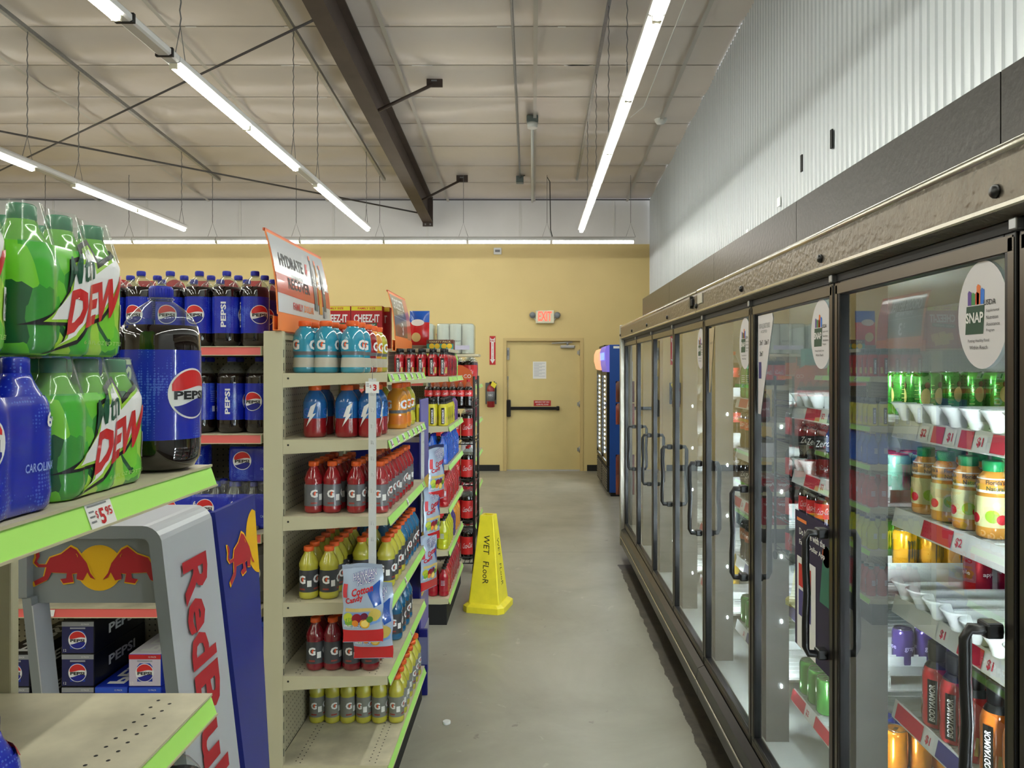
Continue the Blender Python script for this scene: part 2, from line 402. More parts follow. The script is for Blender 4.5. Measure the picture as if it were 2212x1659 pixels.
p.rbox(LX0, LY-.075, zb-.14, LX0+.07, LY-.0, zb+.14, BRZ, .014); p.rbox(LX0+.82, LY-.06, zb-.035, LX0+.87, LY, zb+.035, BRZ, .01)
p.build('panic_bar', lf)
p = MB(); cx, cz = (1226-1150)*YB/1600, 1.68+(797-749)*YB/1600
p.rbox(cx-.12, LY-.05, cz-.025, cx+.12, LY, cz+.025, ALU, .012); p.lathe([(.018, 0), (.018, .05)], ALU, 12, (cx, LY-.025, cz+.02))
p.add([(cx-.26, LY-.045, cz+.065), (cx+.08, LY-.025, cz+.085), (cx+.08, LY-.025, cz+.07), (cx-.26, LY-.045, cz+.05), (cx-.26, LY-.035, cz+.065), (cx+.08, LY-.015, cz+.085), (cx+.08, LY-.015, cz+.07), (cx-.26, LY-.035, cz+.05)],
      [(0, 1, 2, 3), (4, 7, 6, 5), (0, 4, 5, 1), (3, 2, 6, 7), (0, 3, 7, 4), (1, 5, 6, 2)], ALU)
p.build('door_closer', lf)
for zz in (1.9, 1.05, .3):
    MB().lathe([(.012, 0), (.012, .1)], ALU, 10, (LX1-.005, LY-.01, zz)).box(LX1-.045, LY-.012, zz+.02, LX1-.01, LY, zz+.08, ALU).build('hinge', lf)
p = MB().rbox(LX0+.002, LY-.03, 1.83, LX0+.045, LY, 2.03, ALU, .005); p.rbox(LX0+.008, LY-.033, 1.9, LX0+.038, LY-.028, 1.99, GREYP, .002); p.build('latch_case', lf)
p = MB().rbox(LX0+.01, LY-.018, 1.5, LX0+.03, LY, 1.56, ALU, .004); p.tube([(LX0+.02, LY-.008, 1.5), (LX0+.02, LY-.008, zb+.14)], .004, ALU); p.build('latch_rod', lf)
def px2(px, py, Y): return ((px-1150)*Y/1600, 1.68-(py-797)*Y/1600)
# notices stuck on the door (they hang on the leaf: things of their own)
x0, z1 = px2(1151, 781, LY); x1, z0 = px2(1180, 818, LY)
p = MB().box(x0, LY-.003, z0, x1, LY-.001, z1, WHITE)
for i in range(13):
    z = z1-.03-i*.018; p.box(x0+.02, LY-.0036, z, x1-.02-.05*(i % 3), LY-.003, z+.006, mat('pale grey print', (176, 180, 190), .6))
p.build('paper_notice', label='white printed paper sheet taped on the yellow exit door', cat='notice')
x0, z1 = px2(1153, 865, LY); x1, z0 = px2(1190, 877, LY)
p = MB().box(x0, LY-.003, z0, x1, LY-.001, z1, mat('red sticker', (190, 44, 44), .5)); mp = XZ((x0+x1)/2, LY-.004, (z0+z1)/2)
p.text('EMERGENCY EXIT ONLY', 0, .02, .024, mp, WHITE, w=.24, bold=.01); p.text('ALARM WILL SOUND', 0, -.02, .024, mp, WHITE, w=.2, bold=.01)
p.build('door_sticker', label='red emergency exit only sticker above the black push bar', cat='sticker')
# ---------------------------------------------------------------- exit sign
Y = YB; x0, z1 = px2(1157, 671, Y); x1, z0 = px2(1197, 699, Y); cx = (x0+x1)/2; cz = (z0+z1)/2
es = thing('exit_sign', 'white exit sign with red letters and two round lamps above the door', 'exit sign', (cx, Y, cz))
hw, hh = (x1-x0)/2, (z1-z0)/2
p = MB().rbox(-hw, -.07, -hh, hw, 0, hh, mat('exit sign housing', (226, 226, 200), .4), .012); p.build('housing', es)
MB().text('EXIT', 0, .01, hh*1.45, XZ(0, -.0715, 0), mat('exit letters', (255, 60, 46), .4, emit=1.3), bold=.02, w=hw*1.45).build('exit_letters', es)
for s_ in (-1, 1):
    l = MB(); c = (s_*(hw+.05), -.04, .03)
    l.lathe([(.0, -.03), (.03, -.03), (.052, -.02), (.052, .03), (.03, .04), (0, .04)], mat('lamp can', (150, 150, 146), .4), 20, c, 'y')
    l.lathe([(0, -.035), (.04, -.034), (.044, -.022)], mat('lamp lens', (126, 134, 140), .1), 20, c, 'y')
    l.tube([(s_*hw*.9, -.03, -hh*.7), (s_*(hw+.03), -.03, 0)], .01, WHITEPL); l.build('emergency_lamp', es)
# fire extinguisher sign
x0, z1 = px2(1057.5, 726, Y); x1, z0 = px2(1070.5, 788, Y); W_ = x1-x0
p = MB().box(x0, Y-.004, z0, x1, Y-.001, z1, REDP); cx = (x0+x1)/2; mp = XZ(cx, Y-.005, 0); mw = W_/2
p.poly([(-mw*.8, z1-.02), (-mw*.35, z1-.05), (mw*.35, z1-.05), (mw*.8, z1-.02), (mw*.8, z1-.1), (mw*.45, z1-.1), (mw*.45, z0+.09), (mw*.85, z0+.09), (0, z0+.02), (-mw*.85, z0+.09), (-mw*.45, z0+.09), (-mw*.45, z1-.1), (-mw*.8, z1-.1)], mp, WHITE)
mp = XZ(cx, Y-.006, 0); p.text('FIRE', 0, z1-.078, .03, mp, REDP, w=mw*1.4, bold=.02)
for i, ch in enumerate('EXTINGUISHER'): p.text(ch, 0, z1-.125-i*.0235, .017, mp, REDP, bold=.02)
p.build('fire_extinguisher_sign', label='tall red and white fire extinguisher arrow sign on the yellow wall', cat='sign')
# fire extinguisher with a yellow tag, mostly behind the soda shelves
ex, ez = px2(1060, 880, YB-.12)
e = thing('fire_extinguisher', 'red wall-hung fire extinguisher beside the soda shelves', 'fire extinguisher', (ex, YB-.1, ez))
RED = mat('extinguisher red', (150, 20, 28), .25, coat=.5)
MB().lathe([(.05, 0), (.065, .01), (.065, .3), (.055, .34), (.03, .365), (.022, .38)], RED, 24).build('cylinder', e)
MB().lathe([(.0662, .10), (.0662, .26)], GREYP, 24).text('ABC', 0, .2, .03, CYL(.0665), WHITE, step=.02).build('instruction_label', e)
MB().rbox(-.02, -.05, .38, .02, .05, .42, BLACK, .005).tube([(0, -.03, .4), (.06, -.05, .42), (.085, -.03, .3), (.075, 0, .12)], .009, BLACK).build('valve_and_hose', e)
MB().box(-.09, .06, .05, .09, .098, .4, mat('grey bracket', (90, 96, 100), .5)).build('bracket', e)
MB().add([(.0, -.07, .36), (.07, -.07, .31), (.1, -.07, .38), (.03, -.07, .43), (.0, -.068, .36), (.07, -.068, .31), (.1, -.068, .38), (.03, -.068, .43)], [(0, 1, 2, 3), (7, 6, 5, 4)], mat('yellow tag', (232, 214, 60), .5)).build('inspection_tag', e)
# small white sensor on the wall
sx, sz = px2(1075, 543, YB)
s_ = thing('motion_sensor', 'small white sensor box high on the yellow wall under the tubes', 'sensor', (sx, YB, sz))
MB().rbox(-.065, -.05, -.055, .065, 0, .055, WHITEPL, .012).build('casing', s_)
MB().rbox(-.04, -.054, -.02, .04, -.049, .02, GREYP, .002).build('lens', s_)
# ---------------------------------------------------------------- roof beam
BM = mat('brown primer steel', (66, 54, 48), .55, noise=.2, nscale=5)
w = MB(); X0, X1 = -1.785, -1.62; dz = .44; ya, yb = -5.9, 12.05
def sl(x0, x1, t0, t1):     # a plank following the roof slope, between t0 and t1 under it
    w.add([(x0, ya, ceil_z(ya)-t1), (x1, ya, ceil_z(ya)-t1), (x1, yb, ceil_z(yb)-t1), (x0, yb, ceil_z(yb)-t1),
           (x0, ya, ceil_z(ya)-t0), (x1, ya, ceil_z(ya)-t0), (x1, yb, ceil_z(yb)-t0), (x0, yb, ceil_z(yb)-t0)],
          [(0, 3, 2, 1), (4, 5, 6, 7), (0, 1, 5, 4), (1, 2, 6, 5), (2, 3, 7, 6), (3, 0, 4, 7)], BM)
sl(X0, X1, dz-.012, dz); sl(X0+.075, X0+.087, .06, dz-.012); sl(X0, X1, .05, .065)
w.box(X0, 12.05, ceil_z(12.05)-.5, X1, 12.075, ceil_z(12.05)-.02, BM)
for sx in (-.12, -.04): w.lathe([(.014, 0), (.014, .015)], STEEL, 8, (-1.62+sx, 12.03, ceil_z(12.05)-.47), 'y')
w.build('beam_1', kind='structure')
for i, y in enumerate((4.8, 7.9, 11.0)):
    zc = ceil_z(y); b_ = thing('fly_brace', ORD[3-i]+' dark steel brace along the roof beam counted from the door wall', 'brace', (X1, y-.12, zc-dz+.02), 0, 'fly braces on the roof beam')
    MB().tube([(0, 0, 0), (.56, .14, .33)], .021, BM, 4).build('brace_bar', b_)
    MB().box(.49, .13, .30, .66, .15, .44, BM).box(.54, .126, .36, .60, .13, .375, GREYP).build('purlin_plate', b_)
# sway rods crossing the bay
def rod(a, b, r, lab):
    MB().tube([a, b], r, mat('dark steel rod', (78, 74, 74), .5)).build('sway_rod', label=lab, cat='rod', group='crossing roof rods')
rod((-1.785, 6.05, ceil_z(6.05)-.42), (-9.4, 11.9, 4.46), .012, 'dark steel rod rising from the far left up to the roof beam')
rod((-1.785, 11.8, ceil_z(11.8)-.36), (-9.4, 6.0, 4.6), .012, 'dark steel rod falling to the beam end near the back wall')
# strut channels and conduits under the ceiling
def strut(x, lab, r=.021, y1=11.0, m=STEEL):
    z0, z1 = ceil_z(YF+.05)-.088, ceil_z(y1)-.088
    return MB().add([(x-r, YF+.05, z0-r), (x+r, YF+.05, z0-r), (x+r, YF+.05, z0+r), (x-r, YF+.05, z0+r), (x-r, y1, z1-r), (x+r, y1, z1-r), (x+r, y1, z1+r), (x-r, y1, z1+r)],
        [(0, 1, 2, 3), (7, 6, 5, 4), (0, 4, 5, 1), (1, 5, 6, 2), (2, 6, 7, 3), (3, 7, 4, 0)], m).build('trim_channel', kind='structure')
strut(-4.65, 'long steel channel over the light row that ends above the stacked soda packs')
strut(-2.2, 'long steel channel beside the brown roof beam')
strut(.66, 'long steel channel over the light row nearest the coolers', .016)
c = thing('electrical_conduit', 'thin metal conduit along the ceiling ending at a junction box', 'conduit')
MB().tube([(-.18, YF+.05, ceil_z(YF)-.08), (-.18, 10.95, ceil_z(10.95)-.08)], .014, STEEL, 8).build('pipe', c)
zj = ceil_z(10.98)-.07; JB = mat('grey junction box', (104, 116, 116), .4, metal=.4)
MB().rbox(-.24, 10.92, zj-.08, -.13, 11.03, zj+.02, JB, .005).build('junction_box', c)
MB().tube([(-.16, 10.98, zj+.01), (-.08, 10.98, zj+.06), (.2, 11.0, zj+.05), (.26, 11.0, zj-.05), (.27, 11.0, 3.75), (.31, 10.95, 3.58)], .007, BLACK, 6).build('cable', c)
s_ = MB(); zz = ceil_z(8.9); s_.rbox(-.07, 8.85, zz-.1, .07, 8.97, zz-.02, JB, .01); s_.lathe([(.06, -.16), (.065, -.10)], WHITEPL, 16, (0, 8.91, zz)); s_.tube([(0, 8.91, zz-.09), (0, 12.1, ceil_z(12.1)-.085)], .02, WHITEPL, 6)
s_.build('smoke_detector', label='ceiling detector box with a white pipe running to the back wall', cat='detector')
# camera dome, wires, clips near the ribbed wall
MB().tube([(1.35, YF+.1, ceil_z(YF)-.075), (1.36, 4., ceil_z(4.)-.075), (1.28, 8.5, ceil_z(8.5)-.075), (1.16, 8.8, ceil_z(8.8)-.08)], .006, WHITEPL, 5).build('loose_wire', label='thin white wire along the ceiling near the ribbed wall', cat='wire')
MB().lathe([(.0, -.09), (.05, -.08), (.075, -.04), (.08, 0)], WHITEPL, 20, (1.55, 8.95, ceil_z(8.95)-.01)).build('security_camera_dome', label='white camera dome on the ceiling beside the ribbed wall', cat='camera')
# ---------------------------------------------------------------- suspended tube lights
HOUS = mat('white light housing', (214, 214, 214), .4); TUBE = mat('lit tube', (250, 252, 240), .4, emit=TUBE_E)
TUBE2 = mat('lit wall-row tube', (255, 250, 244), .4, emit=TUBE_E*.5)
ENDC = mat('tube end cap', (220, 214, 190), .4)
ZL = 3.54
def light(lab, x, y0, y1, tubes, chains, group, along='y'):
    """tubes: list of (start, end) along the run; chains: list of positions. Origin at the start of the run, centre line."""
    L = y1-y0; t = thing('hanging_tube_light', lab, 'ceiling light', (x, y0, ZL) if along == 'y' else (y0, x, ZL), 0 if along == 'y' else -math.pi/2, group)
    h = MB().prism([(-.03, .012), (-.045, .02), (-.045, .05), (-.02, .075), (.02, .075), (.045, .05), (.045, .02), (.03, .012)], 'y', 0.004, L-.004, HOUS); h.build('housing', t)
    for a, b in tubes:
        a -= y0; b -= y0
        MB().prism([(-.022, .012), (-.026, -.004), (-.018, -.018), (0, -.024), (.018, -.018), (.026, -.004), (.022, .012)], 'y', a+.02, b-.02, TUBE if along == 'y' else TUBE2, True).box(-.024, a+.006, -.02, .024, a+.02, .012, ENDC).box(-.024, b-.02, -.02, .024, b-.006, .012, ENDC).build('tube', t)
    for k in chains:
        yy = k-y0; top = ceil_z(k if along == 'y' else x)-.07-ZL
        c_ = MB(); n = max(4, int((top-.28)/.05)); CHN = mat('hanging chain', (112, 112, 114), .5)
        c_.tube([((.004 if i % 2 else -.004), yy, .28+(top-.28)*i/n) for i in range(n+1)], .0045, CHN, 4)
        c_.tube([(0, yy-.07, .07), (0, yy, .28), (0, yy+.07, .07)], .003, CHN, 4); c_.build('chain', t)
    return t
if True:
    segs = [(-4.6, -3.4), (-3.4, -2.2), (-1.5, -.3), (-.3, .9), (1.53, 2.72), (2.72, 3.93), (4.53, 5.71), (5.71, 6.9), (7.49, 8.68), (8.68, 9.9)]
    names = {-2.2: 'beside the brown beam', -4.65: 'over the soda packs', -7.1: 'farthest left, added for light'}  # the leftmost row is out of view, added for illumination
    for X in (-2.2, -4.65, -7.1):
        for i in range(0, len(segs), 2):
            a, b = segs[i][0], segs[i+1][1]
            b2 = segs[i+2][0] if i+2 < len(segs) else b
            k = 5-i//2
            light(('last' if k == 1 else ORD[k]+' from last')+' two-tube fixture before the back wall, row '+names[X], X, a, b2, segs[i:i+2], (a+.1, b-.08), 'suspended tube lights in rows')
    # a short wrapped stretch of housing between two fixtures
    MB().box(-2.2-.052, 3.99, ZL+.008, -2.2+.052, 4.01, ZL+.06, BLACKM).build('cable_tie', label='farther black strap around a light housing', cat='strap')
    MB().box(-2.2-.052, 4.42, ZL+.008, -2.2+.052, 4.44, ZL+.06, BLACKM).build('cable_tie', label='nearer black strap around a light housing', cat='strap')
    br = [-4.8, -3.55, -2.3, -1.05, .2, 1.45, 2.7, 3.93, 5.1, 6.35, 7.6, 8.8, 10.0]
    for i in range(len(br)-1):
        light(('last' if i == len(br)-2 else ORD[len(br)-1-i]+' from last')+' single-tube fixture in the unbroken row nearest the coolers', .66, br[i], br[i+1], [(br[i], br[i+1])], (br[i]+.06,), 'suspended tube lights in rows')
    x = 1.50
    for i in range(10):
        t = light(ORD[i+1]+' tube fixture from the ribbed wall in the row along the back wall', 10.85, x-1.225, x, [(x-1.225, x)], (x-.06,), 'tube lights along the back wall', 'x')
        t.location = (x-1.225, 10.85, ZL); x -= 1.225
# ================================================================ WALK-UP COOLERS along the right
XD = .82                                   # door plane
FR = mat('cooler black frame', (20, 20, 21), .3, metal=.3, spec=.6)
BRN = mat('dark anodised rail', (92, 86, 78), .3, metal=.8)
FAS = mat('brushed dark steel', (108, 101, 90), .36, metal=.85, bump=.25, bscale=60, noise=.10, nscale=18)
FASB = mat('dark brushed panel', (66, 64, 62), .34, metal=.85, bump=.1, bscale=50)
BARM = mat('bright rounded edge', (176, 172, 160), .25, metal=.9)
GASK = mat('door gasket', (12, 12, 12), .6)
INT = mat('cooler interior', (200, 206, 200), .5); INTG = mat('grey mullion', (70, 72, 68), .45)
LED = mat('cooler led', (236, 246, 255), .4, emit=LED_E)
PW = .762; EDG = [.49+PW*i for i in range(9)]      # door edges: .49 ... 6.586
ZB, ZT = .27, 1.915
EDGE_Z = [1.545, 1.31, 1.08, .80, .50]             # shelf levels
SH = mat('cooler wire shelf', (226, 230, 226), .35)
TAGR = mat('cooler red tag', (206, 44, 66), .4); TAGB = mat('cooler blue tag', (70, 66, 130), .45)
def cooler(lab, i0, i1):
    y0, y1 = EDG[i0], EDG[i1]; t = thing('glass_door_cooler', lab, 'cooler', (XD, y0, 0), 0, 'glass door coolers along the wall'); L = y1-y0
    c = MB()                                   # cabinet shell, open to the front
    c.box(.92, 0, .09, .96, L, 2.04, INT); c.box(.02, 0, 1.95, .96, L, 2.05, INT); c.box(.04, 0, .09, .96, L, .3, INT)
    c.box(.06, L-.03, .3, .92, L-.001, 1.95, INT) if i1 == 8 else None
    c.box(.06, .001, .3, .92, .03, 1.95, INT) if i0 == 0 else None
    c.box(.12, .01, .005, .9, L-.01, .09, BLACKM); c.build('cabinet', t)
    f = MB()                                   # fascia: face, rounded top, lip
    pr = [(-.005, 1.935), (-.036, 1.95), (-.036, 2.03), (-.033, 2.045), (-.022, 2.055), (-.005, 2.058), (.17, 2.058), (.17, 2.045), (-.004, 2.043), (-.015, 2.035), (-.02, 2.02), (-.02, 1.955), (-.0, 1.945)]
    f.prism(pr, 'y', .002, L-.002, FAS); fa = f.build('fascia', t)
    MB().tube([(-.024, .004, 2.048), (-.024, L-.004, 2.048)], .013, BARM, 12).build('edge_bar', t)
    MB().prism([(-.037, 1.946), (-.040, 1.949), (-.040, 1.956), (-.037, 1.958)], 'y', .003, L-.003, BARM).build('lower_trim_line', t)
    b_ = MB(); b_.box(.0, .003, ZT, .05, L-.003, 1.95, GASK); b_.build('hinge_recess', t)
    k = MB(); k.prism([(.0, ZB-.005), (-.03, ZB-.02), (-.036, .20), (-.030, .115), (-.012, .09), (.04, .09), (.04, ZB-.005)], 'y', .002, L-.002, FR)
    k.prism([(-.0375, .188), (-.041, .190), (-.041, .196), (-.0375, .198)], 'y', .003, L-.003, BARM); k.build('base_bumper', t)
    for i in range(i0, i1):
        a = EDG[i]-y0; bz = a+PW
        d = MB(); T = .032                      # door frame: four members, deep, with a brown front
        for (p, q, r, s_) in ((a+.004, a+.036, ZB, ZT), (bz-.036, bz-.004, ZB, ZT), (a+.036, bz-.036, ZB, ZB+.045), (a+.036, bz-.036, ZT-.036, ZT)):
            d.rbox(.0, p, r, T, q, s_, FR, .003)
        d.box(-.0015, a+.012, ZT-.033, .001, bz-.012, ZT-.006, BRN); d.box(-.0015, a+.008, ZB+.04, .001, a+.024, ZT-.01, BRN); d.box(-.0015, bz-.024, ZB+.04, .001, bz-.008, ZT-.01, BRN); d.box(-.0015, a+.012, ZB+.008, .001, bz-.012, ZB+.03, BRN)
        dr = d.build('door', t)
        g = MB(); gx = .014
        g.add([(gx, a+.034, ZB+.04), (gx, bz-.034, ZB+.04), (gx, bz-.034, ZT-.034), (gx, a+.034, ZT-.034)], [(0, 3, 2, 1)], GLASS); g.build('glass_pane', dr)
        h = MB(); hy = a+.052; z0, z1 = .875, 1.235
        h.tube([(-.0, hy-.01, z1-.012), (-.05, hy, z1-.012), (-.058, hy, z1-.03), (-.058, hy, z1-.1), (-.054, hy, (z0+z1)/2), (-.058, hy, z0+.1), (-.058, hy, z0+.03), (-.05, hy, z0+.012), (-.0, hy-.01, z0+.012)], .0105, BLACK, 8)
        h.rbox(-.03, hy-.018, z1-.026, .001, hy+.016, z1+.002, BLACK, .005); h.rbox(-.03, hy-.018, z0-.002, .001, hy+.016, z0+.026, BLACK, .005); h.build('handle', dr)
        hg = MB().rbox(-.014, bz-.016, ZT-.002, .02, bz+.004, ZT+.02, STEEL, .003); hg.build('hinge', dr)
    for i in range(i0, i1+1):                   # mullions behind the doors, with led lamps on both flanks
        a = EDG[i]-y0; m_ = MB(); ya, yb = max(a-.035, .003), min(a+.035, L-.003)
        m_.box(.045, ya, .28, .13, yb, 1.96, INTG); mu = m_.build('mullion', t)
        l = MB()
        for z in (1.66, 1.42, 1.18, .94, .70, .46):
            if ya > .01 and z < 1.6: (i in (3, 4, 5)) and l.box(.10, ya-.003, z+.04, .104, ya-.001, z+.052, LED)
            if yb < L-.01: l.box(.09, yb+.002, z, .118, yb+.006, z+.10, LED)
        l.build('led_lamp', mu)
    for i in range(i0, i1):                     # shelves with a tilted tag rail
        a = EDG[i]-y0+.04; bz = a+PW-.08
        for si, z in enumerate(EDGE_Z):
            s_ = MB(); s_.box(.15, a, z-.012, .90, bz, z-.003, SH)
            n = 18
            for q in range(n): s_.box(.15, a+(bz-a)*(q+.35)/n, z-.003, .90, a+(bz-a)*(q+.5)/n, z, SH)
            so = s_.build('shelf', t)
            r = MB(); x0, x1, z0, z1 = .137, .148, z-.045, z+.002
            r.add([(x0, a, z0), (x1, a, z1), (x1, bz, z1), (x0, bz, z0), (x0+.004, a, z0-.002), (x1+.004, a, z1), (x1+.004, bz, z1), (x0+.004, bz, z0-.002)], [(0, 3, 2, 1), (4, 5, 6, 7), (0, 1, 5, 4), (2, 3, 7, 6), (0, 4, 7, 3), (1, 2, 6, 5)], WHITEPL)
            mp = lambda u, v, a=a, x0=x0, z0=z0: (x0-.0012+v*.234, a+u, z0+v)
            u = .02; rs_ = random.Random(i*31+si)
            while u < bz-a-.12:
                wd = rs_.choice((.05, .09, .13))
                r.poly([(u, .006), (u+.045, .006), (u+.045, .041), (u, .041)], mp, WHITE)
                mp2 = lambda p, v, a=a, x0=x0, z0=z0: (x0-.0022+v*.234, a+p, z0+v)
                r.text('$%d' % rs_.choice((2, 3, 1)), -(u+.022), .022, .022, lambda p, v, f=mp2: f(-p, v), TAGR, bold=.03)
                r.poly([(u+.05, .004), (u+.05+wd, .004), (u+.05+wd, .043), (u+.05, .043)], mp, rs_.choice((TAGR, TAGR, TAGB, WHITE)))
                u += .06+wd+rs_.choice((.005, .03))
            r.build('tag_rail', so)
    for i in range(i0+1, i1+1):
        MB().lathe([(0, -.008), (.009, -.007), (.012, -.002), (.012, .001)], BLACK, 12, (-.037, EDG[i]-y0, 1.98), 'x').build('fascia_knob', t)
    return t
c1 = cooler('farther four-door glass cooler with black frames and brushed steel top', 4, 8)
L1 = EDG[8]-EDG[4]
e = MB(); e.rbox(-.042, L1, .11, .04, L1+.03, 2.07, mat('end cap metal', (168, 164, 152), .35, metal=.7), .008); e.rbox(.04, L1, .06, .95, L1+.028, 2.05, mat('end panel', (150, 148, 140), .4, metal=.5), .004); e.build('end_panel', c1)
MB().rbox(-.048, .06, 1.985, -.036, .13, 2.02, BLACK, .003).box(-.05, .08, 1.975, -.036, .10, 2.035, BLACK).build('latch', c1)
c2 = cooler('nearer four-door glass cooler with black frames and brushed steel top', 0, 4)
L2 = EDG[4]-EDG[0]
MB().rbox(-.041, L2-.13, 1.985, -.036, L2-.04, 2.03, mat('silver label', (190, 186, 172), .4), .002).build('rating_label', c2)
# dark panel above and behind the fascia
w = MB(); ys = [.3, 1.55, 2.75, 4.0, 5.3, 6.59]
for a, b_ in zip(ys[:-1], ys[1:]): w.box(.98, a+.002, 2.06, 1.0, b_-.002, 2.303, FASB)
w.box(1.0, .3, 2.06, XR-.03, 6.59, 2.08, FASB); w.box(.983, .3, 2.07, .99, 6.59, 2.30, BLACKM)
w.build('trim_2', kind='structure')
# ---------------------------------------------------------------- stickers and notices inside the glass
SN = mat('snap sticker white', (222, 218, 220), .5); SG = mat('snap green', (34, 74, 52), .5)
def snap(yc, zc, lab):
    x = XD+.010; t = MB(); mp = lambda u, v: (x, yc-u, zc+v)            # read from the aisle: u runs towards the camera
    t.poly(circ(0, 0, .0765, 40, ry=.1), mp, SN); mp = lambda u, v: (x-.0006, yc-u, zc+v)
    t.poly([(-.052, -.035), (.004, -.035), (.008, .018), (-.048, .018)], mp, SG)
    for (u, c_, h) in ((-.044, (96, 66, 150), .024), (-.032, (60, 140, 70), .02), (-.02, (214, 70, 40), .02), (-.016, (236, 120, 50), .034), (-.004, (40, 120, 220), .026)):
        t.poly([(u, .02), (u+.011, .02), (u+.012, .02+h), (u+.004, .024+h), (u, .02+h)], mp, mat('fruit %d %d' % c_[:2], c_, .5))
    mp = lambda u, v: (x-.0012, yc-u, zc+v)
    t.text('SNAP', -.022, -.004, .02, mp, WHITE, bold=.03, w=.055); t.text('USDA', .024, .022, .01, mp, DKPRINT, bold=.01)
    for i, s_ in enumerate(('Supplemental', 'Nutrition', 'Assistance', 'Program')): t.text(s_, .014, .006-i*.012, .0065, mp, DKPRINT, align='l')
    t.text('Putting Healthy Food', -.01, -.048, .007, mp, DKPRINT); t.text('Within Reach', -.01, -.06, .007, mp, DKPRINT)
    return t.build('round_sticker', label=lab, cat='sticker', group='oval food program stickers')
for i, k in enumerate((1, 2, 3, 4)):
    snap(EDG[k]+.115, 1.78, 'oval white food program sticker inside the %s glass door counted from the camera' % ORD[k])
t = MB(); x = XD+.0125; mp = lambda u, v: (x, EDG[3]-.045-u, ZT-.04+v)
t.poly([(0, 0), (.16, 0), (.17, -.02), (.03, -.36), (0, -.36)], mp, SN); mp = lambda u, v: (x-.0008, EDG[3]-.045-u, ZT-.04+v)
t.text('NOW ALL EXACT FUNDS', .075, -.04, .018, mp, GREYP, w=.12); t.text('ACCEPTED', .07, -.06, .01, mp, GREYP)
for (u, v, h, ww) in ((.03, -.1, .03, .04), (.09, -.1, .03, .05), (.03, -.14, .03, .04)): t.text('2 for 7', u+.01, v, h*.6, mp, DKPRINT, w=ww*.9, bold=.03)
t.poly([(.01, -.17), (.04, -.17), (.04, -.23), (.01, -.23)], mp, TAGB)
t.build('glass_notice', label='white notice curling off the glass of the second cooler door', cat='notice')
t = MB(); mp = lambda u, v: (x, EDG[4]-.05-u, ZT-.045+v); t.poly([(0, 0), (.1, 0), (.02, -.3), (0, -.3)], mp, mat('tan notice', (196, 176, 138), .6)); mp = lambda u, v: (x-.0008, EDG[4]-.05-u, ZT-.045+v)
t.text('2 for $7', .04, -.07, .012, mp, DKPRINT); t.build('glass_notice', label='tan notice curling off the glass of the third cooler door', cat='notice')
# app poster on the glass of the second door
NAVY = mat('poster navy', (38, 30, 66), .5); t = MB(); x = XD+.008
yc, zc = EDG[2]+.17, 1.03; mp = lambda u, v: (x, yc-u, zc+v)
t.poly([(-.15, -.21), (.15, -.21), (.15, .21), (-.15, .21)], mp, NAVY); mp = lambda u, v: (x-.0007, yc-u, zc+v)
t.poly([(-.13, -.21), (.02, -.21), (.02, .07), (-.13, .07)], mp, WHITE); t.poly([(.05, -.02), (.15, -.02), (.15, .15), (.08, .15)], mp, mat('teal shirt', (60, 120, 100), .6)); t.poly(circ(.1, .12, .03, 20), mp, mat('poster orange', (220, 110, 60), .5))
mp = lambda u, v: (x-.0014, yc-u, zc+v)
t.poly([(-.115, -.02), (-.015, -.02), (-.015, .05), (-.115, .05)], mp, REDP); t.poly([(-.115, -.11), (-.015, -.11), (-.015, -.03), (-.115, -.03)], mp, TAGB)
t.text('Do More with the', -.01, .15, .02, mp, WHITE, w=.2, bold=.02); t.text('Family Dollar App', -.01, .115, .02, mp, WHITE, w=.2, bold=.02)
t.poly([(-.13, .18), (-.05, .18), (-.05, .19), (-.13, .19)], mp, ORANGE)
t.build('app_poster', label='navy and white advertising poster on the second glass door beside its handle', cat='poster')
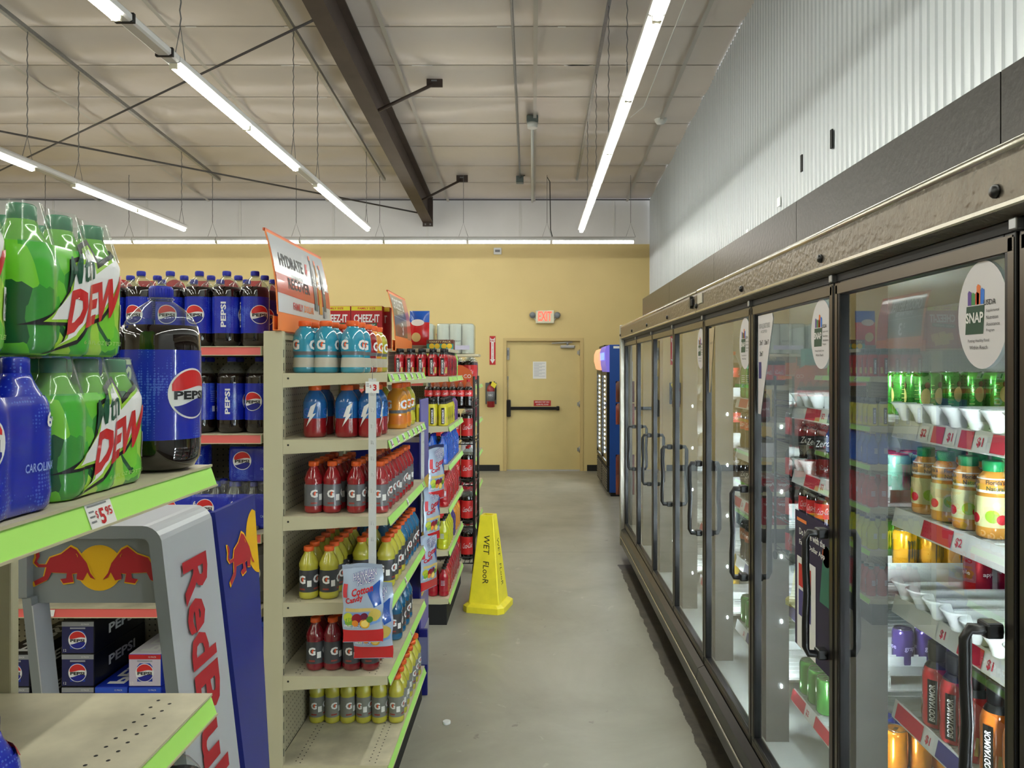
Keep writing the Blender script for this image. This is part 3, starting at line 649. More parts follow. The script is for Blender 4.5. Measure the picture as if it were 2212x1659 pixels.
# ================================================================ SHELVING
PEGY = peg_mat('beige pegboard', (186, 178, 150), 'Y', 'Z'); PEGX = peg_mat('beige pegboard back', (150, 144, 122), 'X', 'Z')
XF, XB = -.552, -.95
def endcap(lab, y0, L, levels, top, stripw=(), holes=(), kick=.17, xf=XF, group='end-of-aisle shelf units', tags=(), deckz=.17):
    """metal shelf unit facing the cooler aisle (+X). Origin at floor, near post."""
    t = thing('shelf_unit', lab, 'shelving', (XB, y0, 0), 0, group); D = xf-XB
    for yy in (0, L-.03):
        p = MB(); p.rbox(-.075, yy, .0, 0, yy+.03, top, CREAM, .004)
        for k in range(int((top-.25)/.0508)): p.box(-.0003, yy+.006, .2+k*.0508, .0006, yy+.012, .23+k*.0508, BLACKM)
        if yy == 0:
            p.text('Lozier', -.038, top-.055, .012, XZ(0, -.0006, 0), mat('embossed mark', (196, 188, 160), .4), w=.04)
        p.build('upright', t)
    MB().box(-.05, .03, .17, -.028, L-.03, top-.01, PEGY).box(-.055, .03, top-.03, -.02, L-.03, top-.002, CREAM).build('back_panel', t)
    k = MB(); k.box(0, .0, .0, D-.01, L, deckz-.035, BLACKM)
    k.lathe([(.02, -.003), (.02, .001)], mat('dark hole', (4, 4, 4), .8), 12, (D*.35, 0, .08), 'y'); k.build('kick_base', t)
    for j, z in enumerate([deckz]+list(levels)):
        s = MB(); d = D
        s.box(-.025, .002, z-.014, d, L-.002, z, CREAM2); s.box(d-.006, .0025, z-.034, d-.0004, L-.0025, z-.0135, CREAM)
        tp = .055 if z > .3 else .034
        for yy in (.0, L-.002): s.prism([(0, z), (d, z), (d, z-.032), (d-.05, z-.036), (0, z-tp)], 'y', yy, yy+.002, CREAM)
        s.lathe([(.004, -.001), (.004, .0004)], BLACKM, 8, (.02, 0, z-.02), 'y')
        if j in holes:
            for row, xx in enumerate((d-.05, d-.075, .06, .04)):
                for q in range(int(L/.0254)-1):
                    yy = .02+q*.0254+(.0127 if row % 2 else 0); o = len(s.v)
                    s.add([(xx+.0032*math.cos(a_*math.pi/3), yy+.0032*math.sin(a_*math.pi/3), z+.0004) for a_ in range(6)], [(0, 1, 2, 3, 4, 5)], BLACKM)
        so = s.build('deck' if j == 0 else 'shelf', t)
        r = MB(); a0, a1 = .002, L-.002; rr = 14 if j == 0 else 0
        x0, x1, za, zb = d+.0012, d+.012, z-.002, z-.034
        r.add([(x0, a0, za), (x1, a0, zb), (x1, a1, zb), (x0, a1, za), (x0-.0008, a0, za), (x1-.002, a0, zb), (x1-.002, a1, zb), (x0-.0008, a1, za)], [(0, 1, 2, 3), (7, 6, 5, 4), (0, 4, 5, 1), (3, 2, 6, 7)], GREEN)
        r.box(x0-.0008, a0, za-.001, x0+.003, a1, za+.003, CREAM); r.box(x1-.003, a0, zb-.002, x1+.002, a1, zb+.001, CREAM)
        mp = lambda u, v, x1=x1, zb=zb: (x1+.0012-v*.344, u, zb+v)
        mp2 = lambda u, v, x1=x1, zb=zb: (x1+.0020-v*.344, u, zb+v)
        for (jj, u, wd, price) in tags:
            if jj == j:
                r.poly([(u, .001), (u+wd, .001), (u+wd, .031), (u, .031)], mp, WHITE)
                if price:
                    r.text(price[0], u+wd*.52, .013, .019, mp2, REDP, bold=.03); r.text('$', u+wd*.33, .016, .010, mp2, REDP); r.text(price[1], u+wd*.80, .017, .011, mp2, REDP, bold=.02)
                    for q in range(3): r.box(x1+.0012, u+.003, zb+.008+q*.006, x1+.0014, u+wd*.28, zb+.010+q*.006, GREYP) if False else r.poly([(u+.003, .008+q*.006), (u+wd*.25, .008+q*.006), (u+wd*.25, .010+q*.006), (u+.003, .010+q*.006)], mp2, GREYP)
                    r.poly([(u+.003, .027), (u+wd*.8, .027), (u+wd*.8, .029), (u+.003, .029)], mp2, GREYP)
                else:
                    r.poly([(u+wd*.1, .006), (u+wd*.35, .006), (u+wd*.35, .026), (u+wd*.1, .026)], mp2, DKPRINT)
                    r.poly([(u+wd*.5, .008), (u+wd*.9, .008), (u+wd*.9, .012), (u+wd*.5, .012)], mp2, REDP)
        r.build('price_strip', so)
    return t
LV_A = [.51, .79, 1.118, 1.41, 1.664]
tg = [(5, .04+i*.155, .05, None) for i in range(6)]+[(4, .03+i*.13, .05, None) for i in range(7)]+[(3, .40, .035, None), (3, .86, .03, None), (2, .35, .03, None), (1, .5, .02, None)]
A = endcap('beige shelf unit of orange-capped sports drinks nearest the camera in the middle', 2.82, .95, LV_A, 1.825, holes=(0, 1, 2), tags=tg)
LV_B = [.486, .766, 1.048, 1.302, 1.63]
B = endcap('beige shelf unit with a vivid blue bottle shelf beside the wet floor cone', 4.86, .95, LV_B, 1.80, tags=[(5, .2+i*.3, .03, None) for i in range(3)]+[(4, .3+i*.3, .03, None) for i in range(2)])
LV_D = [.42, .76, 1.124, 1.516]
D_ = endcap('beige shelf unit of green and blue soda packs at the photo edge', .32, .95, LV_D, 1.70, holes=(3,), tags=[(4, .587, .055, ('5', '95'))])
# the camera-side upright of that unit shows slots on its face: add the slotted standard
s = MB(); s.rbox(-.0, .952, .0, .055, .972, 1.50, CREAM, .003)
D_far = s
for k in range(26): s.box(.018, .9505, .22+k*.048, .03, .952, .25+k*.048, BLACKM)
s.build('slotted_standard', D_)
LV_F = [.49, .82, 1.16, 1.52]
F = endcap('farthest beige shelf unit of dark soda with red drink cartons below', 7.15, .95, LV_F, 1.62, tags=[(4, .6, .08, None)])
# ---------------------------------------------------------------- long runs behind the end units
def run(lab, yf, x0, x1, levels, top, strip=REDSTRIP, tags=(), depth=.42):
    """long gondola whose shelves face the camera (-Y). Origin at the floor, right end, shelf front."""
    t = thing('shelf_run', lab, 'shelving', (x1, yf, 0), 0, 'long shelf runs'); W = x1-x0
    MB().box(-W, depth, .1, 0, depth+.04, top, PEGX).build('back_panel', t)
    n = max(1, round(W/1.22))
    for i in range(n+1):
        xx = -W*i/n; MB().rbox(xx-.015, depth-.03, 0, xx+.015, depth+.07, top, CREAM, .003).build('upright', t)
    MB().box(-W, .01, 0, 0, depth, .13, BLACKM).build('kick_base', t)
    for j, z in enumerate([.165]+list(levels)):
        s = MB(); s.box(-W, 0, z-.014, -.002, depth, z, CREAM2); s.box(-W, .0004, z-.034, -.0025, .006, z-.0135, CREAM)
        so = s.build('deck' if j == 0 else 'shelf', t); r = MB()
        r.add([(-W+.01, -.001, z-.002), (-.03, -.001, z-.002), (-.03, -.012, z-.034), (-W+.01, -.012, z-.034)], [(0, 3, 2, 1)], strip)
        r.box(-W+.01, -.004, z-.003, -.026, .0, z+.001, CREAM); r.box(-W+.01, -.014, z-.036, -.026, -.010, z-.033, CREAM); r.box(-.03, -.012, z-.034, -.026, -.001, z-.002, CREAM)
        for (jj, u, txt) in tags:
            if jj == j:
                mp = lambda a, b_, z=z: (u+a, -.0138-(-b_)*.3-.0, z-.02+b_)
                r.poly([(-.035, -.012), (.035, -.012), (.035, .012), (-.035, .012)], lambda a, b_, z=z, u=u: (u+a, -.0085+b_*.34-.002, z-.018+b_), WHITE)
                r.text('$'+txt, 0, 0, .016, lambda a, b_, z=z, u=u: (u+a, -.0085+b_*.34-.004, z-.018+b_), REDP, bold=.02)
        r.build('price_strip', so)
    return t
LV_C = [.745, 1.035, 1.424, 1.768]
C_ = run('long beige shelf run of cola with salmon red price strips behind the silver stand', 2.90, -5.2, -1.03, LV_C, 1.80, tags=[(1, -.87, '5.99')])
G_ = run('long beige shelf run behind the cola run', 4.98, -5.2, -1.03, [.8, 1.2, 1.55], 1.82)
H_ = run('long beige shelf run carrying paper towels near the back wall', 7.2, -5.2, -1.03, [.8, 1.2, 1.55], 1.82)
# ================================================================ PRODUCTS
COLA = mat('cola', (20, 9, 8), .06, coat=1, spec=.6)
BLUEL = dots_mat('blue dotted label', (22, 40, 176), (92, 132, 232), .0042)
CAPB = mat('blue cap', (28, 40, 170), .35); CAPK = mat('black cap', (22, 22, 24), .35); CAPR = mat('red cap', (196, 30, 38), .35); CAPG = mat('green cap', (38, 122, 84), .35)
PR, PB, PW_, PK = mat('logo red', (214, 44, 44), .35), mat('logo blue', (28, 34, 140), .35), mat('logo white', (240, 240, 240), .35), mat('logo black', (16, 16, 20), .4)
def wave(u): return .22+.10*math.sin(u*2.6+.4)
def wave2(u): return -.36+.16*math.sin(u*2.4+.4)
def globe(mb, mp, cx, cy, R, mpf=None, step=.006, text=True):
    """round red, white and blue logo; mp(off) gives the mapping at that offset"""
    n = 24
    mb.poly(circ(cx, cy, R, 36), mp(.0008), PW_, step)
    r = R*.93; xs = [-.999+1.998*i/n for i in range(n+1)]
    def seg(f, top, m_):
        pts = []; up = [(x, (1 if top else -1)*math.sqrt(max(0, 1-x*x))) for x in xs]; lo = [(x, f(x)) for x in xs]
        up = [(x, y) for (x, y), (_, l) in zip(up, lo) if (y > l if top else y < l)]; lo = [(x, y) for (x, y) in lo if math.hypot(x, y) < 1]
        pts = up+lo[::-1]
        mb.poly([(cx+x*r, cy+y*r) for x, y in pts], mp(.0013), m_, step)
    seg(wave, True, PR); seg(wave2, False, PB)
    if text: mb.text('PEPSI', cx, cy-.06*R, R*.34, mp(.0018), PK, w=R*1.55, bold=.035, step=step)
def cyl(R, th, z0=0): return lambda off: CYL(R, z0, th, off)
def mk(name, label, cat, group=None): return thing(name, label, cat, (0, 0, 0), 0, group)
# ---- two-litre cola with blue label
def cola2(s=1.0, th=(-90,), H=.30, label_m=None, liquid=COLA, capm=CAPB, logo='globe', seg=36):
    def f():
        R = .055*s; k = H/.30; t = mk('soda_bottle', 'cola bottle', 'bottle')
        b = MB(); b.lathe([(.018, .004*k), (.034*s, .001), (.046*s, .006*k), (R*.985, .022*k), (R, .04*k), (R, .20*k), (R*.985, .222*k), (R*.93, .238*k)], liquid, seg); b.lathe([(.0, .2379*k), (R*.925, .238*k)], liquid, seg); b.build('bottle_body', t)
        n = MB(); n.lathe([(R*.93, .238*k), (R*.80, .252*k), (R*.60, .266*k), (R*.36, .277*k), (R*.27, .281*k), (R*.25, .290*k)], PET, seg); n.lathe([(R*.27, .2805*k), (R*.33, .282*k), (R*.33, .284*k), (R*.27, .2855*k)], PET, seg); n.build('clear_shoulder', t)
        c = MB(); c.lathe([(R*.29, .285*k), (R*.295, .286*k), (R*.295, .302*k), (R*.27, .304*k)], capm, 24)
        for i in range(24):
            a = i*math.pi/12; c.box(R*.293*math.cos(a)-.0006, R*.293*math.sin(a)-.0006, .287*k, R*.293*math.cos(a)+.0006, R*.293*math.sin(a)+.0006, .300*k, capm)
        c.build('cap', t)
        l = MB(); rl = R+.0006; lm = label_m or BLUEL; l.lathe([(rl, .053*k), (rl, .198*k)], lm, seg); l = MB(); n_ = seg
        l.add([((rl)*math.cos(2*math.pi*i/n_), rl*math.sin(2*math.pi*i/n_), z) for z in (.053*k, .198*k) for i in range(n_)], [(i, (i+1) % n_, n_+(i+1) % n_, n_+i) for i in range(n_)], lm, True)
        for a in th:
            if logo == 'globe':
                globe(l, cyl(rl, a), 0, .127*k, .0375*s)
                l.text('PEPSI', 0, 0, .020*s, (lambda u, v, a=a: CYL(rl, .127*k, a-100, .0008)(-v, u)), PW_, w=.10*s, bold=.03, step=.006)
                l.poly([(-.012, -.03), (.004, -.03), (.004, -.008), (-.012, -.008)], CYL(rl, .115*k, a+100, .0008), PW_, .006)
                for q in range(6): l.poly([(-.02, .0+q*.008), (.02, .0+q*.008), (.02, .002+q*.008), (-.02, .002+q*.008)], CYL(rl, .125*k, a+100, .0008), mat('pale label print', (120, 140, 210), .4), .01)
            elif logo == 'script':
                l.text('Coca-Cola', 0, .127*k, .042*s, CYL(rl, 0, a), PW_, w=.085*s, slant=.3, step=.006, slope=.12)
            elif logo:
                l.text(logo, 0, .127*k, .03*s, CYL(rl, 0, a), PW_, w=.08*s, slant=.2, step=.006, bold=.02)
        l.build('wrap_label', t)
        return t
    return f
# ---- sports drink with grey label and a letter G
LG = mat('grey drink label', (104, 104, 108), .35, coat=.4); BOLT = mat('orange bolt', (226, 84, 30), .4)
def gletter(l, Rr, a, z, h, off=.0009):
    l.text('G', 0, z, h, CYL(Rr, 0, a, off), PW_, bold=.045, step=.006)
    l.poly([(.1*h, .28*h), (.30*h, .22*h), (.12*h, -.02*h), (.26*h, -.04*h), (-.05*h, -.34*h), (.06*h, -.08*h), (-.06*h, -.04*h)], CYL(Rr, z, a, off+.0006), BOLT, .006)
def sport(liquid, label_m=LG, H=.205, R=.0365, th=0, capm=CAPO, lz=(.14, .56), g=True, shoulder=.62, name='sports_drink_bottle'):
    def f():
        t = mk(name, 'drink', 'bottle'); b = MB(); cr = .018 if R < .05 else .022; sr = R*.97
        b.lathe([(R*.8, 0), (R*.96, .004), (R, .014), (R*.985, lz[0]*H-.004), (R*.955, lz[0]*H), (R*.955, lz[1]*H), (R*.93, lz[1]*H+.006), (R*1.0, lz[1]*H+.014), (sr, shoulder*H+.012), (R*.88, .72*H), (R*.70, .80*H), (R*.50, .86*H), (cr*.93, .895*H), (cr*.93, .93*H)], liquid, 28); b.build('bottle_body', t)
        c = MB(); c.lathe([(cr, .905*H), (cr+.0015, .91*H), (cr+.0015, .985*H), (cr-.001, H)], capm, 22); c.build('cap', t)
        l = MB(); rl = R*.97; n_ = 28
        l.add([(rl*math.cos(2*math.pi*i/n_), rl*math.sin(2*math.pi*i/n_), z) for z in (lz[0]*H, lz[1]*H) for i in range(n_)], [(i, (i+1) % n_, n_+(i+1) % n_, n_+i) for i in range(n_)], label_m, True)
        if g:
            for a in (-90+th, 90+th, 0+th): gletter(l, rl, a, (lz[0]*.42+lz[1]*.58)*H, .031*R/.0365)
            for a in (-45+th, 135+th, 45+th):
                zc = (lz[0]*.6+lz[1]*.4)*H
                l.poly([(-.008, -.012), (.008, -.012), (.008, .012), (-.008, .012)], CYL(rl, zc, a, .0008), WHITE, .006)
            for a in (-90+th, 90+th, th): l.poly([(-.012, -.003), (.012, -.003), (.012, .003), (-.012, .003)], CYL(rl, (lz[0]+.06)*H, a, .0008), mat('flavour bar', (150, 60, 50), .4), .006)
        l.build('wrap_label', t); return t
    return f
def drink(n, c, **k): return mat(n, c, .12, coat=.9, spec=.6, **k)
RED_D, DRED, YEL_D, BLU_D, ORG_D, CYAN = drink('red drink', (150, 26, 34)), drink('dark red drink', (118, 18, 30)), drink('yellow green drink', (188, 182, 60)), drink('blue drink', (28, 98, 140)), drink('orange drink', (226, 150, 50)), drink('cool blue drink', (44, 146, 176))
DKL = mat('charcoal label', (62, 64, 68), .35, coat=.4); SILV = mat('silver label', (150, 156, 160), .3, metal=.4)
def wide(liquid, H=.205, R=.047, band=SILV):
    def f():
        t = mk('sports_drink_bottle', 'drink', 'bottle'); b = MB()
        b.lathe([(R*.85, 0), (R*.98, .005), (R, .02), (R*.93, .062), (R*.93, .068), (R*1.0, .085), (R, .13), (R*.95, .148), (R*.78, .165), (R*.55, .176), (R*.48, .18), (R*.48, .186)], liquid, 30); b.build('bottle_body', t)
        MB().lathe([(.0235, .183), (.025, .185), (.025, H-.003), (.023, H)], CAPO, 24).build('cap', t)
        l = MB(); l.lathe([(R*1.005, .024), (R*.99, .03), (R*.94, .060)], band, 30); l.lathe([(R*1.005, .09), (R*1.005, .122)], liquid, 30)
        l = MB(); n_ = 30
        for (r0, z0, r1, z1, m_) in ((R*1.008, .022, R*.945, .060, band), (R*.945, .070, R*1.012, .084, LG)):
            l.add([(r*math.cos(2*math.pi*i/n_), r*math.sin(2*math.pi*i/n_), z) for r, z in ((r0, z0), (r1, z1)) for i in range(n_)], [(i, (i+1) % n_, n_+(i+1) % n_, n_+i) for i in range(n_)], m_, True)
        for a in (-115, -25, 65, 155): gletter(l, R*1.004, a, .110, .040)
        l.build('wrap_label', t); return t
    return f
def bolt_bottle(top, low, H=.205, R=.046):
    def f():
        t = mk('sports_drink_bottle', 'drink', 'bottle'); b = MB()
        b.lathe([(R*.85, 0), (R*.98, .005), (R, .02), (R*.97, .075, low), (R, .09, top), (R, .13), (R*.93, .15), (R*.75, .168), (R*.52, .18), (R*.48, .188)], low, 30); b.build('bottle_body', t)
        MB().lathe([(.0235, .184), (.025, .186), (.025, H-.003), (.023, H)], CAPO, 24).build('cap', t)
        l = MB(); n_ = 30; rl = R*1.012
        l.add([(rl*math.cos(2*math.pi*i/n_), rl*math.sin(2*math.pi*i/n_), z) for z in (.075, .14) for i in range(n_)], [(i, (i+1) % n_, n_+(i+1) % n_, n_+i) for i in range(n_)], top, True)
        for a in (-100, 0, 90):
            l.poly([(.0, .03), (.022, .045), (.008, .0), (.02, .004), (-.018, -.05), (-.004, -.01), (-.014, -.012)], CYL(rl, .092, a, .002), PW_, .006)
            l.text('MAXIMO', 0, .136, .006, CYL(rl, 0, a-25, .001), PW_, step=.01) if False else None
            l.text('G', -.02, .1, .03, CYL(rl, 0, a, .0016), mat('mid blue print', (40, 90, 190), .4), step=.006)
        l.build('wrap_label', t); return t
    return f
# ---- fitness drink with black cap, black shoulders and vertical lettering
def armor(liquid, H=.185, R=.034, letter=True, black=BLACK):
    def f():
        t = mk('sports_drink_bottle', 'drink', 'bottle'); b = MB()
        b.lathe([(R*.85, 0), (R*.98, .004), (R, .012), (R, .035), (R*.94, .05), (R*.99, .07), (R, .118), (R*.97, .128), (R*.80, .145, black), (R*.58, .157), (R*.5, .163)], liquid, 26); b.build('bottle_body', t)
        MB().lathe([(.019, .16), (.0205, .162), (.0205, H-.002), (.0185, H)], CAPK, 20).build('cap', t)
        l = MB(); rl = R*1.012
        for a in (-100, 20, 140):
            l.poly([(-.011, -.052), (.011, -.052), (.011, .055), (-.011, .055)], CYL(rl, .065, a, .0008), black, .006)
            if letter: l.text('BODYARMOR', 0, 0, .013, (lambda u, v, a=a: CYL(rl, .064, a, .0016)(-v, u)), PW_, w=.09, bold=.02, slant=.1, step=.006)
            l.poly([(-.004, -.03), (.012, -.03), (.014, .01), (0, .012)], CYL(rl, .05, a+35, .0008), mat('fruit print', (196, 170, 90), .4), .006)
        l.build('wrap_label', t); return t
    return f
def plain(liquid, H=.175, R=.034, capm=CAPK, band=None, cat='bottle', name='drink_bottle'):
    def f():
        t = mk(name, 'drink', cat); b = MB()
        b.lathe([(R*.8, 0), (R*.98, .004), (R, .012), (R, .03), (R*.95, .034), (R, .038), (R, .06), (R*.95, .064), (R, .068), (R, .12), (R*.9, .138), (R*.6, .155), (R*.4, H*.93), (R*.38, H*.95)], liquid, 24); b.build('bottle_body', t)
        MB().lathe([(.0145, H*.93), (.0155, H*.94), (.0155, H-.002), (.014, H)], capm, 18).build('cap', t)
        l = MB(); rl = R*1.01; n_ = 24
        l.add([(rl*math.cos(2*math.pi*i/n_), rl*math.sin(2*math.pi*i/n_), z) for z in (.07, .115) for i in range(n_)], [(i, (i+1) % n_, n_+(i+1) % n_, n_+i) for i in range(n_)], band or liquid, True)
        for a in (-90, 30, 150):
            for q in range(4): l.poly([(-.012, q*.009), (.012, q*.009), (.012, .004+q*.009), (-.012, .004+q*.009)], CYL(rl, .074, a, .0008), mat('pale print', (190, 200, 214), .5), .01)
        l.build('wrap_label', t); return t
    return f
def small_cola(capm=CAPR, lab_m=PR, txt='Coca-Cola', liquid=COLA):
    def f():
        t = mk('soda_bottle', 'cola', 'bottle'); b = MB(); R = .036
        b.lathe([(R*.7, 0), (R*.95, .005), (R, .02), (R, .04), (R*.9, .06), (R, .085), (R, .14), (R*.94, .155), (R*.8, .168)], liquid, 24); b.build('bottle_body', t)
        MB().lathe([(R*.8, .168), (R*.55, .19), (R*.36, .203), (R*.34, .212)], PET, 24).build('clear_shoulder', t)
        MB().lathe([(.0135, .208), (.0145, .21), (.0145, .225), (.013, .227)], capm, 18).build('cap', t)
        l = MB(); rl = R*1.012; n_ = 24
        l.add([(rl*math.cos(2*math.pi*i/n_), rl*math.sin(2*math.pi*i/n_), z) for z in (.09, .14) for i in range(n_)], [(i, (i+1) % n_, n_+(i+1) % n_, n_+i) for i in range(n_)], lab_m, True)
        for a in (-90, 30, 150): l.text(txt, 0, .115, .022, CYL(rl, 0, a), PW_, w=.05, slant=.25, step=.006, slope=.1)
        l.build('wrap_label', t); return t
    return f
# ---- cans
CANM = mat('can aluminium', (196, 198, 200), .22, metal=1)
def can(col, H=.122, R=.033, mark=None, mcol=None, top=CANM, metal=.55, tex=True):
    bodym = mat('can %d %d %d' % col, col, .22, metal=metal, coat=.5)
    def f():
        t = mk('drink_can', 'can', 'can'); b = MB()
        b.lathe([(R*.72, 0), (R*.78, .001), (R*.98, .008), (R, .014), (R, H-.014), (R*.94, H-.006), (R*.82, H-.001)], bodym, 26)
        mm = mat('can print %d %d %d' % (mcol or (240, 240, 240)), mcol or (240, 240, 240), .4)
        for a in (-150, -30, 90):
            if mark == 'claw':
                for dx, L in ((-.009, .8), (0, .5), (.009, .8)):
                    b.poly([(dx-.004, .034), (dx+.005, .030), (dx+.003, .01), (dx+.0035, -.018*L), (dx-.001, -.045*L), (dx-.003, -.01), (dx-.0015, .015)], CYL(R, H*.52, a, .001), mm, .005)
            elif mark == 'swirl':
                b.poly(circ(0, 0, .016, 16, ry=.024), CYL(R, H*.45, a, .001), mm, .006); b.poly(circ(.004, .032, .009, 12), CYL(R, H*.45, a, .001), mat('can dark print', (92, 52, 24), .5), .006)
                for q in range(6): b.poly([(-.016, -.0005+q*.012-.036), (-.030, -.0005+q*.012-.036), (-.030, .001+q*.012-.036), (-.016, .001+q*.012-.036)][::-1], CYL(R, H*.5, a, .001), mm, .006)
            elif mark: b.text(mark, 0, H*.5, .014, CYL(R, 0, a, .001), mm, w=.04, bold=.02, step=.005)
        b.build('can_body', t)
        c = MB(); c.lathe([(R*.80, H-.0025), (R*.84, H-.0005), (R*.84, H+.001), (R*.80, H+.001), (R*.78, H-.003), (0, H-.003)], top, 26)
        c.build('can_lid', t); MB().rbox(-.006, -.012, H-.003, .006, .010, H-.001, top, .0008, 1).build('pull_tab', t)
        return t
    return f
def juice():
    t = mk('juice_bottle', 'juice', 'bottle'); R = .034; J = drink('apple juice', (212, 150, 60)); JW = mat('juice white sleeve', (232, 230, 220), .35)
    b = MB(); b.lathe([(R*.8, 0), (R*.98, .004), (R, .014), (R*.97, .03), (R, .06), (R*.97, .085), (R*.90, .10), (R*.96, .112), (R*.9, .13), (R*.62, .143), (R*.56, .147)], J, 26); b.build('bottle_body', t)
    MB().lathe([(.0195, .145), (.021, .147), (.021, .166), (.019, .168)], mat('green juice cap', (30, 138, 78), .35), 22).build('cap', t)
    l = MB(); n_ = 26; rl = R*1.01
    for z0, z1, r0, r1, m_ in ((.026, .092, rl, rl, mat('juice art', (206, 206, 150), .4)), (.100, .132, R*.935, R*.90, JW)):
        l.add([(r*math.cos(2*math.pi*i/n_), r*math.sin(2*math.pi*i/n_), z) for r, z in ((r0, z0), (r1, z1)) for i in range(n_)], [(i, (i+1) % n_, n_+(i+1) % n_, n_+i) for i in range(n_)], m_, True)
    for a in (-150, -60, 60):
        l.text("Florida's", 0, .1235, .010, CYL(R*.94, 0, a, .001), DKPRINT, w=.036, bold=.02, step=.006); l.text('Natural', 0, .110, .010, CYL(R*.94, 0, a, .001), DKPRINT, w=.034, bold=.02, step=.006)
        l.poly(circ(-.006, .05, .014, 18), CYL(rl, 0, a, .001), mat('apple green', (150, 190, 40), .4), .006); l.poly(circ(.012, .044, .011, 16), CYL(rl, 0, a, .0016), REDP, .006)
        l.poly(circ(.002, .074, .008, 14), CYL(rl, 0, a, .001), mat('pale apple', (226, 214, 160), .4), .006)
    l.build('wrap_label', t); return t
# ---------------------------------------------------------------- filling helpers
def grid(proto, xs, ys, z, desc, where, group, keep=lambda i, j: True, rot=None, jit=.002, noun='bottle'):
    """xs: columns from the aisle inwards; ys: rows from the camera backwards"""
    P = proto if isinstance(proto, Proto) else Proto(proto); rs = random.Random(hash(desc) % 1000 if False else len(desc)*7+int(z*100))
    for j, y in enumerate(ys):
        for i, x in enumerate(xs):
            if not keep(i, j): continue
            r = rs.uniform(-.5, .5) if rot is None else rot(i, j)
            row = 'front row' if j == 0 else ORD[j+1]+' row'
            P.place((x+rs.uniform(-jit, jit), y+rs.uniform(-jit, jit), z+.0008), r, '%s %s, %s back, %s from the aisle' % (desc, where, row, ORD[i+1]) if j else '%s %s, front row, %s from the aisle' % (desc, where, ORD[i+1]), group)
    return P
def rng(a, n, d): return [a+i*d for i in range(n)]
# unit A, nearest the camera ---------------------------------------
G1 = 'sports drinks on the top shelf of the nearest middle unit'
pw = Proto(wide(CYAN)); xs3 = [-.71, -.815, -.90]
grid(pw, xs3, [2.93, 3.035], 1.664, 'big cool blue bottle', 'on top shelf', G1)
for k, (c_, nm) in enumerate(((RED_D, 'big red bottle'), (ORG_D, 'big orange bottle'), (YEL_D, 'big yellow bottle'))):
    grid(wide(c_, band=SILV), xs3[:2], [3.16+k*.115], 1.664, nm, 'behind the blue ones on top shelf', G1)
G2 = 'wide bottles on the second shelf of the nearest middle unit'
grid(bolt_bottle(drink('label blue', (34, 104, 176)), RED_D), [-.645, -.74, -.865], [2.95, 3.07], 1.41, 'blue and red lightning bottle', 'on second shelf', G2)
grid(wide(ORG_D, band=mat('orange sleeve', (214, 120, 40), .35)), [-.615, -.735], [3.36, 3.48], 1.41, 'big orange bottle', 'on second shelf', G2)
grid(wide(YEL_D, band=mat('yellow sleeve', (200, 196, 60), .35)), [-.62, -.735], [3.61], 1.41, 'big yellow bottle', 'on second shelf', G2)
G3 = 'red sports drinks on the third shelf of the nearest middle unit'
k2 = lambda i, j: i < 2 or j < 3
grid(sport(RED_D, H=.2), [-.60, -.69, -.785, -.86], rng(2.91, 9, .076), 1.118, 'red orange-capped bottle', 'on third shelf', G3, keep=lambda i, j: (i == 0 and j > 0) or (i == 1) or j < 5)
G4 = 'sports drinks on the fourth shelf of the nearest middle unit'
grid(sport(YEL_D, DKL, H=.2, R=.038), [-.60, -.70, -.795, -.872], rng(2.89, 6, .078), .79, 'yellow green bottle', 'on fourth shelf', G4, keep=lambda i, j: not (i < 2 and j < 2))
grid(sport(BLU_D, DKL, H=.2, R=.038), [-.60, -.68, -.76], rng(3.37, 5, .078), .79, 'blue orange-capped bottle', 'on fourth shelf', G4, keep=lambda i, j: i < 2 or j < 2)
G5 = 'sports drinks on the fifth shelf of the nearest middle unit'
grid(sport(DRED, DKL, H=.2), [-.635, -.705, -.78, -.85], rng(2.90, 5, .076), .51, 'dark red bottle', 'on fifth shelf', G5, keep=lambda i, j: i > 0 or j < 2)
grid(sport(BLU_D, DKL, H=.2), [-.60, -.675], rng(3.22, 5, .09), .51, 'deep blue bottle', 'on fifth shelf', G5, keep=lambda i, j: j < 4)
G6 = 'yellow sports drinks on the bottom deck of the nearest middle unit'
grid(sport(YEL_D, mat('faded grey label', (126, 128, 120), .4), H=.2, R=.034), [-.585, -.655, -.722, -.79, -.858, -.925], rng(3.18, 7, .080), .17, 'yellow bottle', 'on bottom deck', G6, keep=lambda i, j: i < 2 or j < 2)
# unit B ------------------------------------------------------------
xsB = [-.592, -.665, -.738, -.811, -.884]; kb = lambda i, j: i < 1 or j < 2
grid(armor(drink('berry red', (170, 24, 34))), xsB, rng(4.92, 8, .075), 1.63, 'black-capped red bottle', 'on top shelf', 'black-capped drinks on the top shelf of the middle unit', keep=kb, rot=lambda i, j: .1)
grid(plain(drink('lime drink', (140, 216, 60)), R=.03, H=.19, capm=mat('yellow cap', (226, 214, 60), .4)), [-.592], [5.53, 5.60], 1.63, 'slim lime yellow-capped bottle', 'at shelf end', 'slim lime drinks')
grid(armor(mat('lemon sleeve', (206, 196, 40), .3, coat=.6)), xsB, rng(4.92, 6, .075), 1.302, 'yellow and black bottle', 'on second shelf', 'yellow and black drinks on the second shelf of the middle unit', keep=kb, rot=lambda i, j: .2)
grid(plain(drink('purple drink', (92, 50, 130))), [-.592], rng(5.38, 3, .08), 1.302, 'purple bottle', 'at the end of second shelf', 'purple drinks')
grid(plain(drink('vivid blue', (16, 84, 190)), H=.2, R=.036, capm=CAPB), xsB, rng(4.92, 10, .077), 1.048, 'vivid blue bottle', 'on third shelf', 'blue drinks on the third shelf of the middle unit', keep=kb)
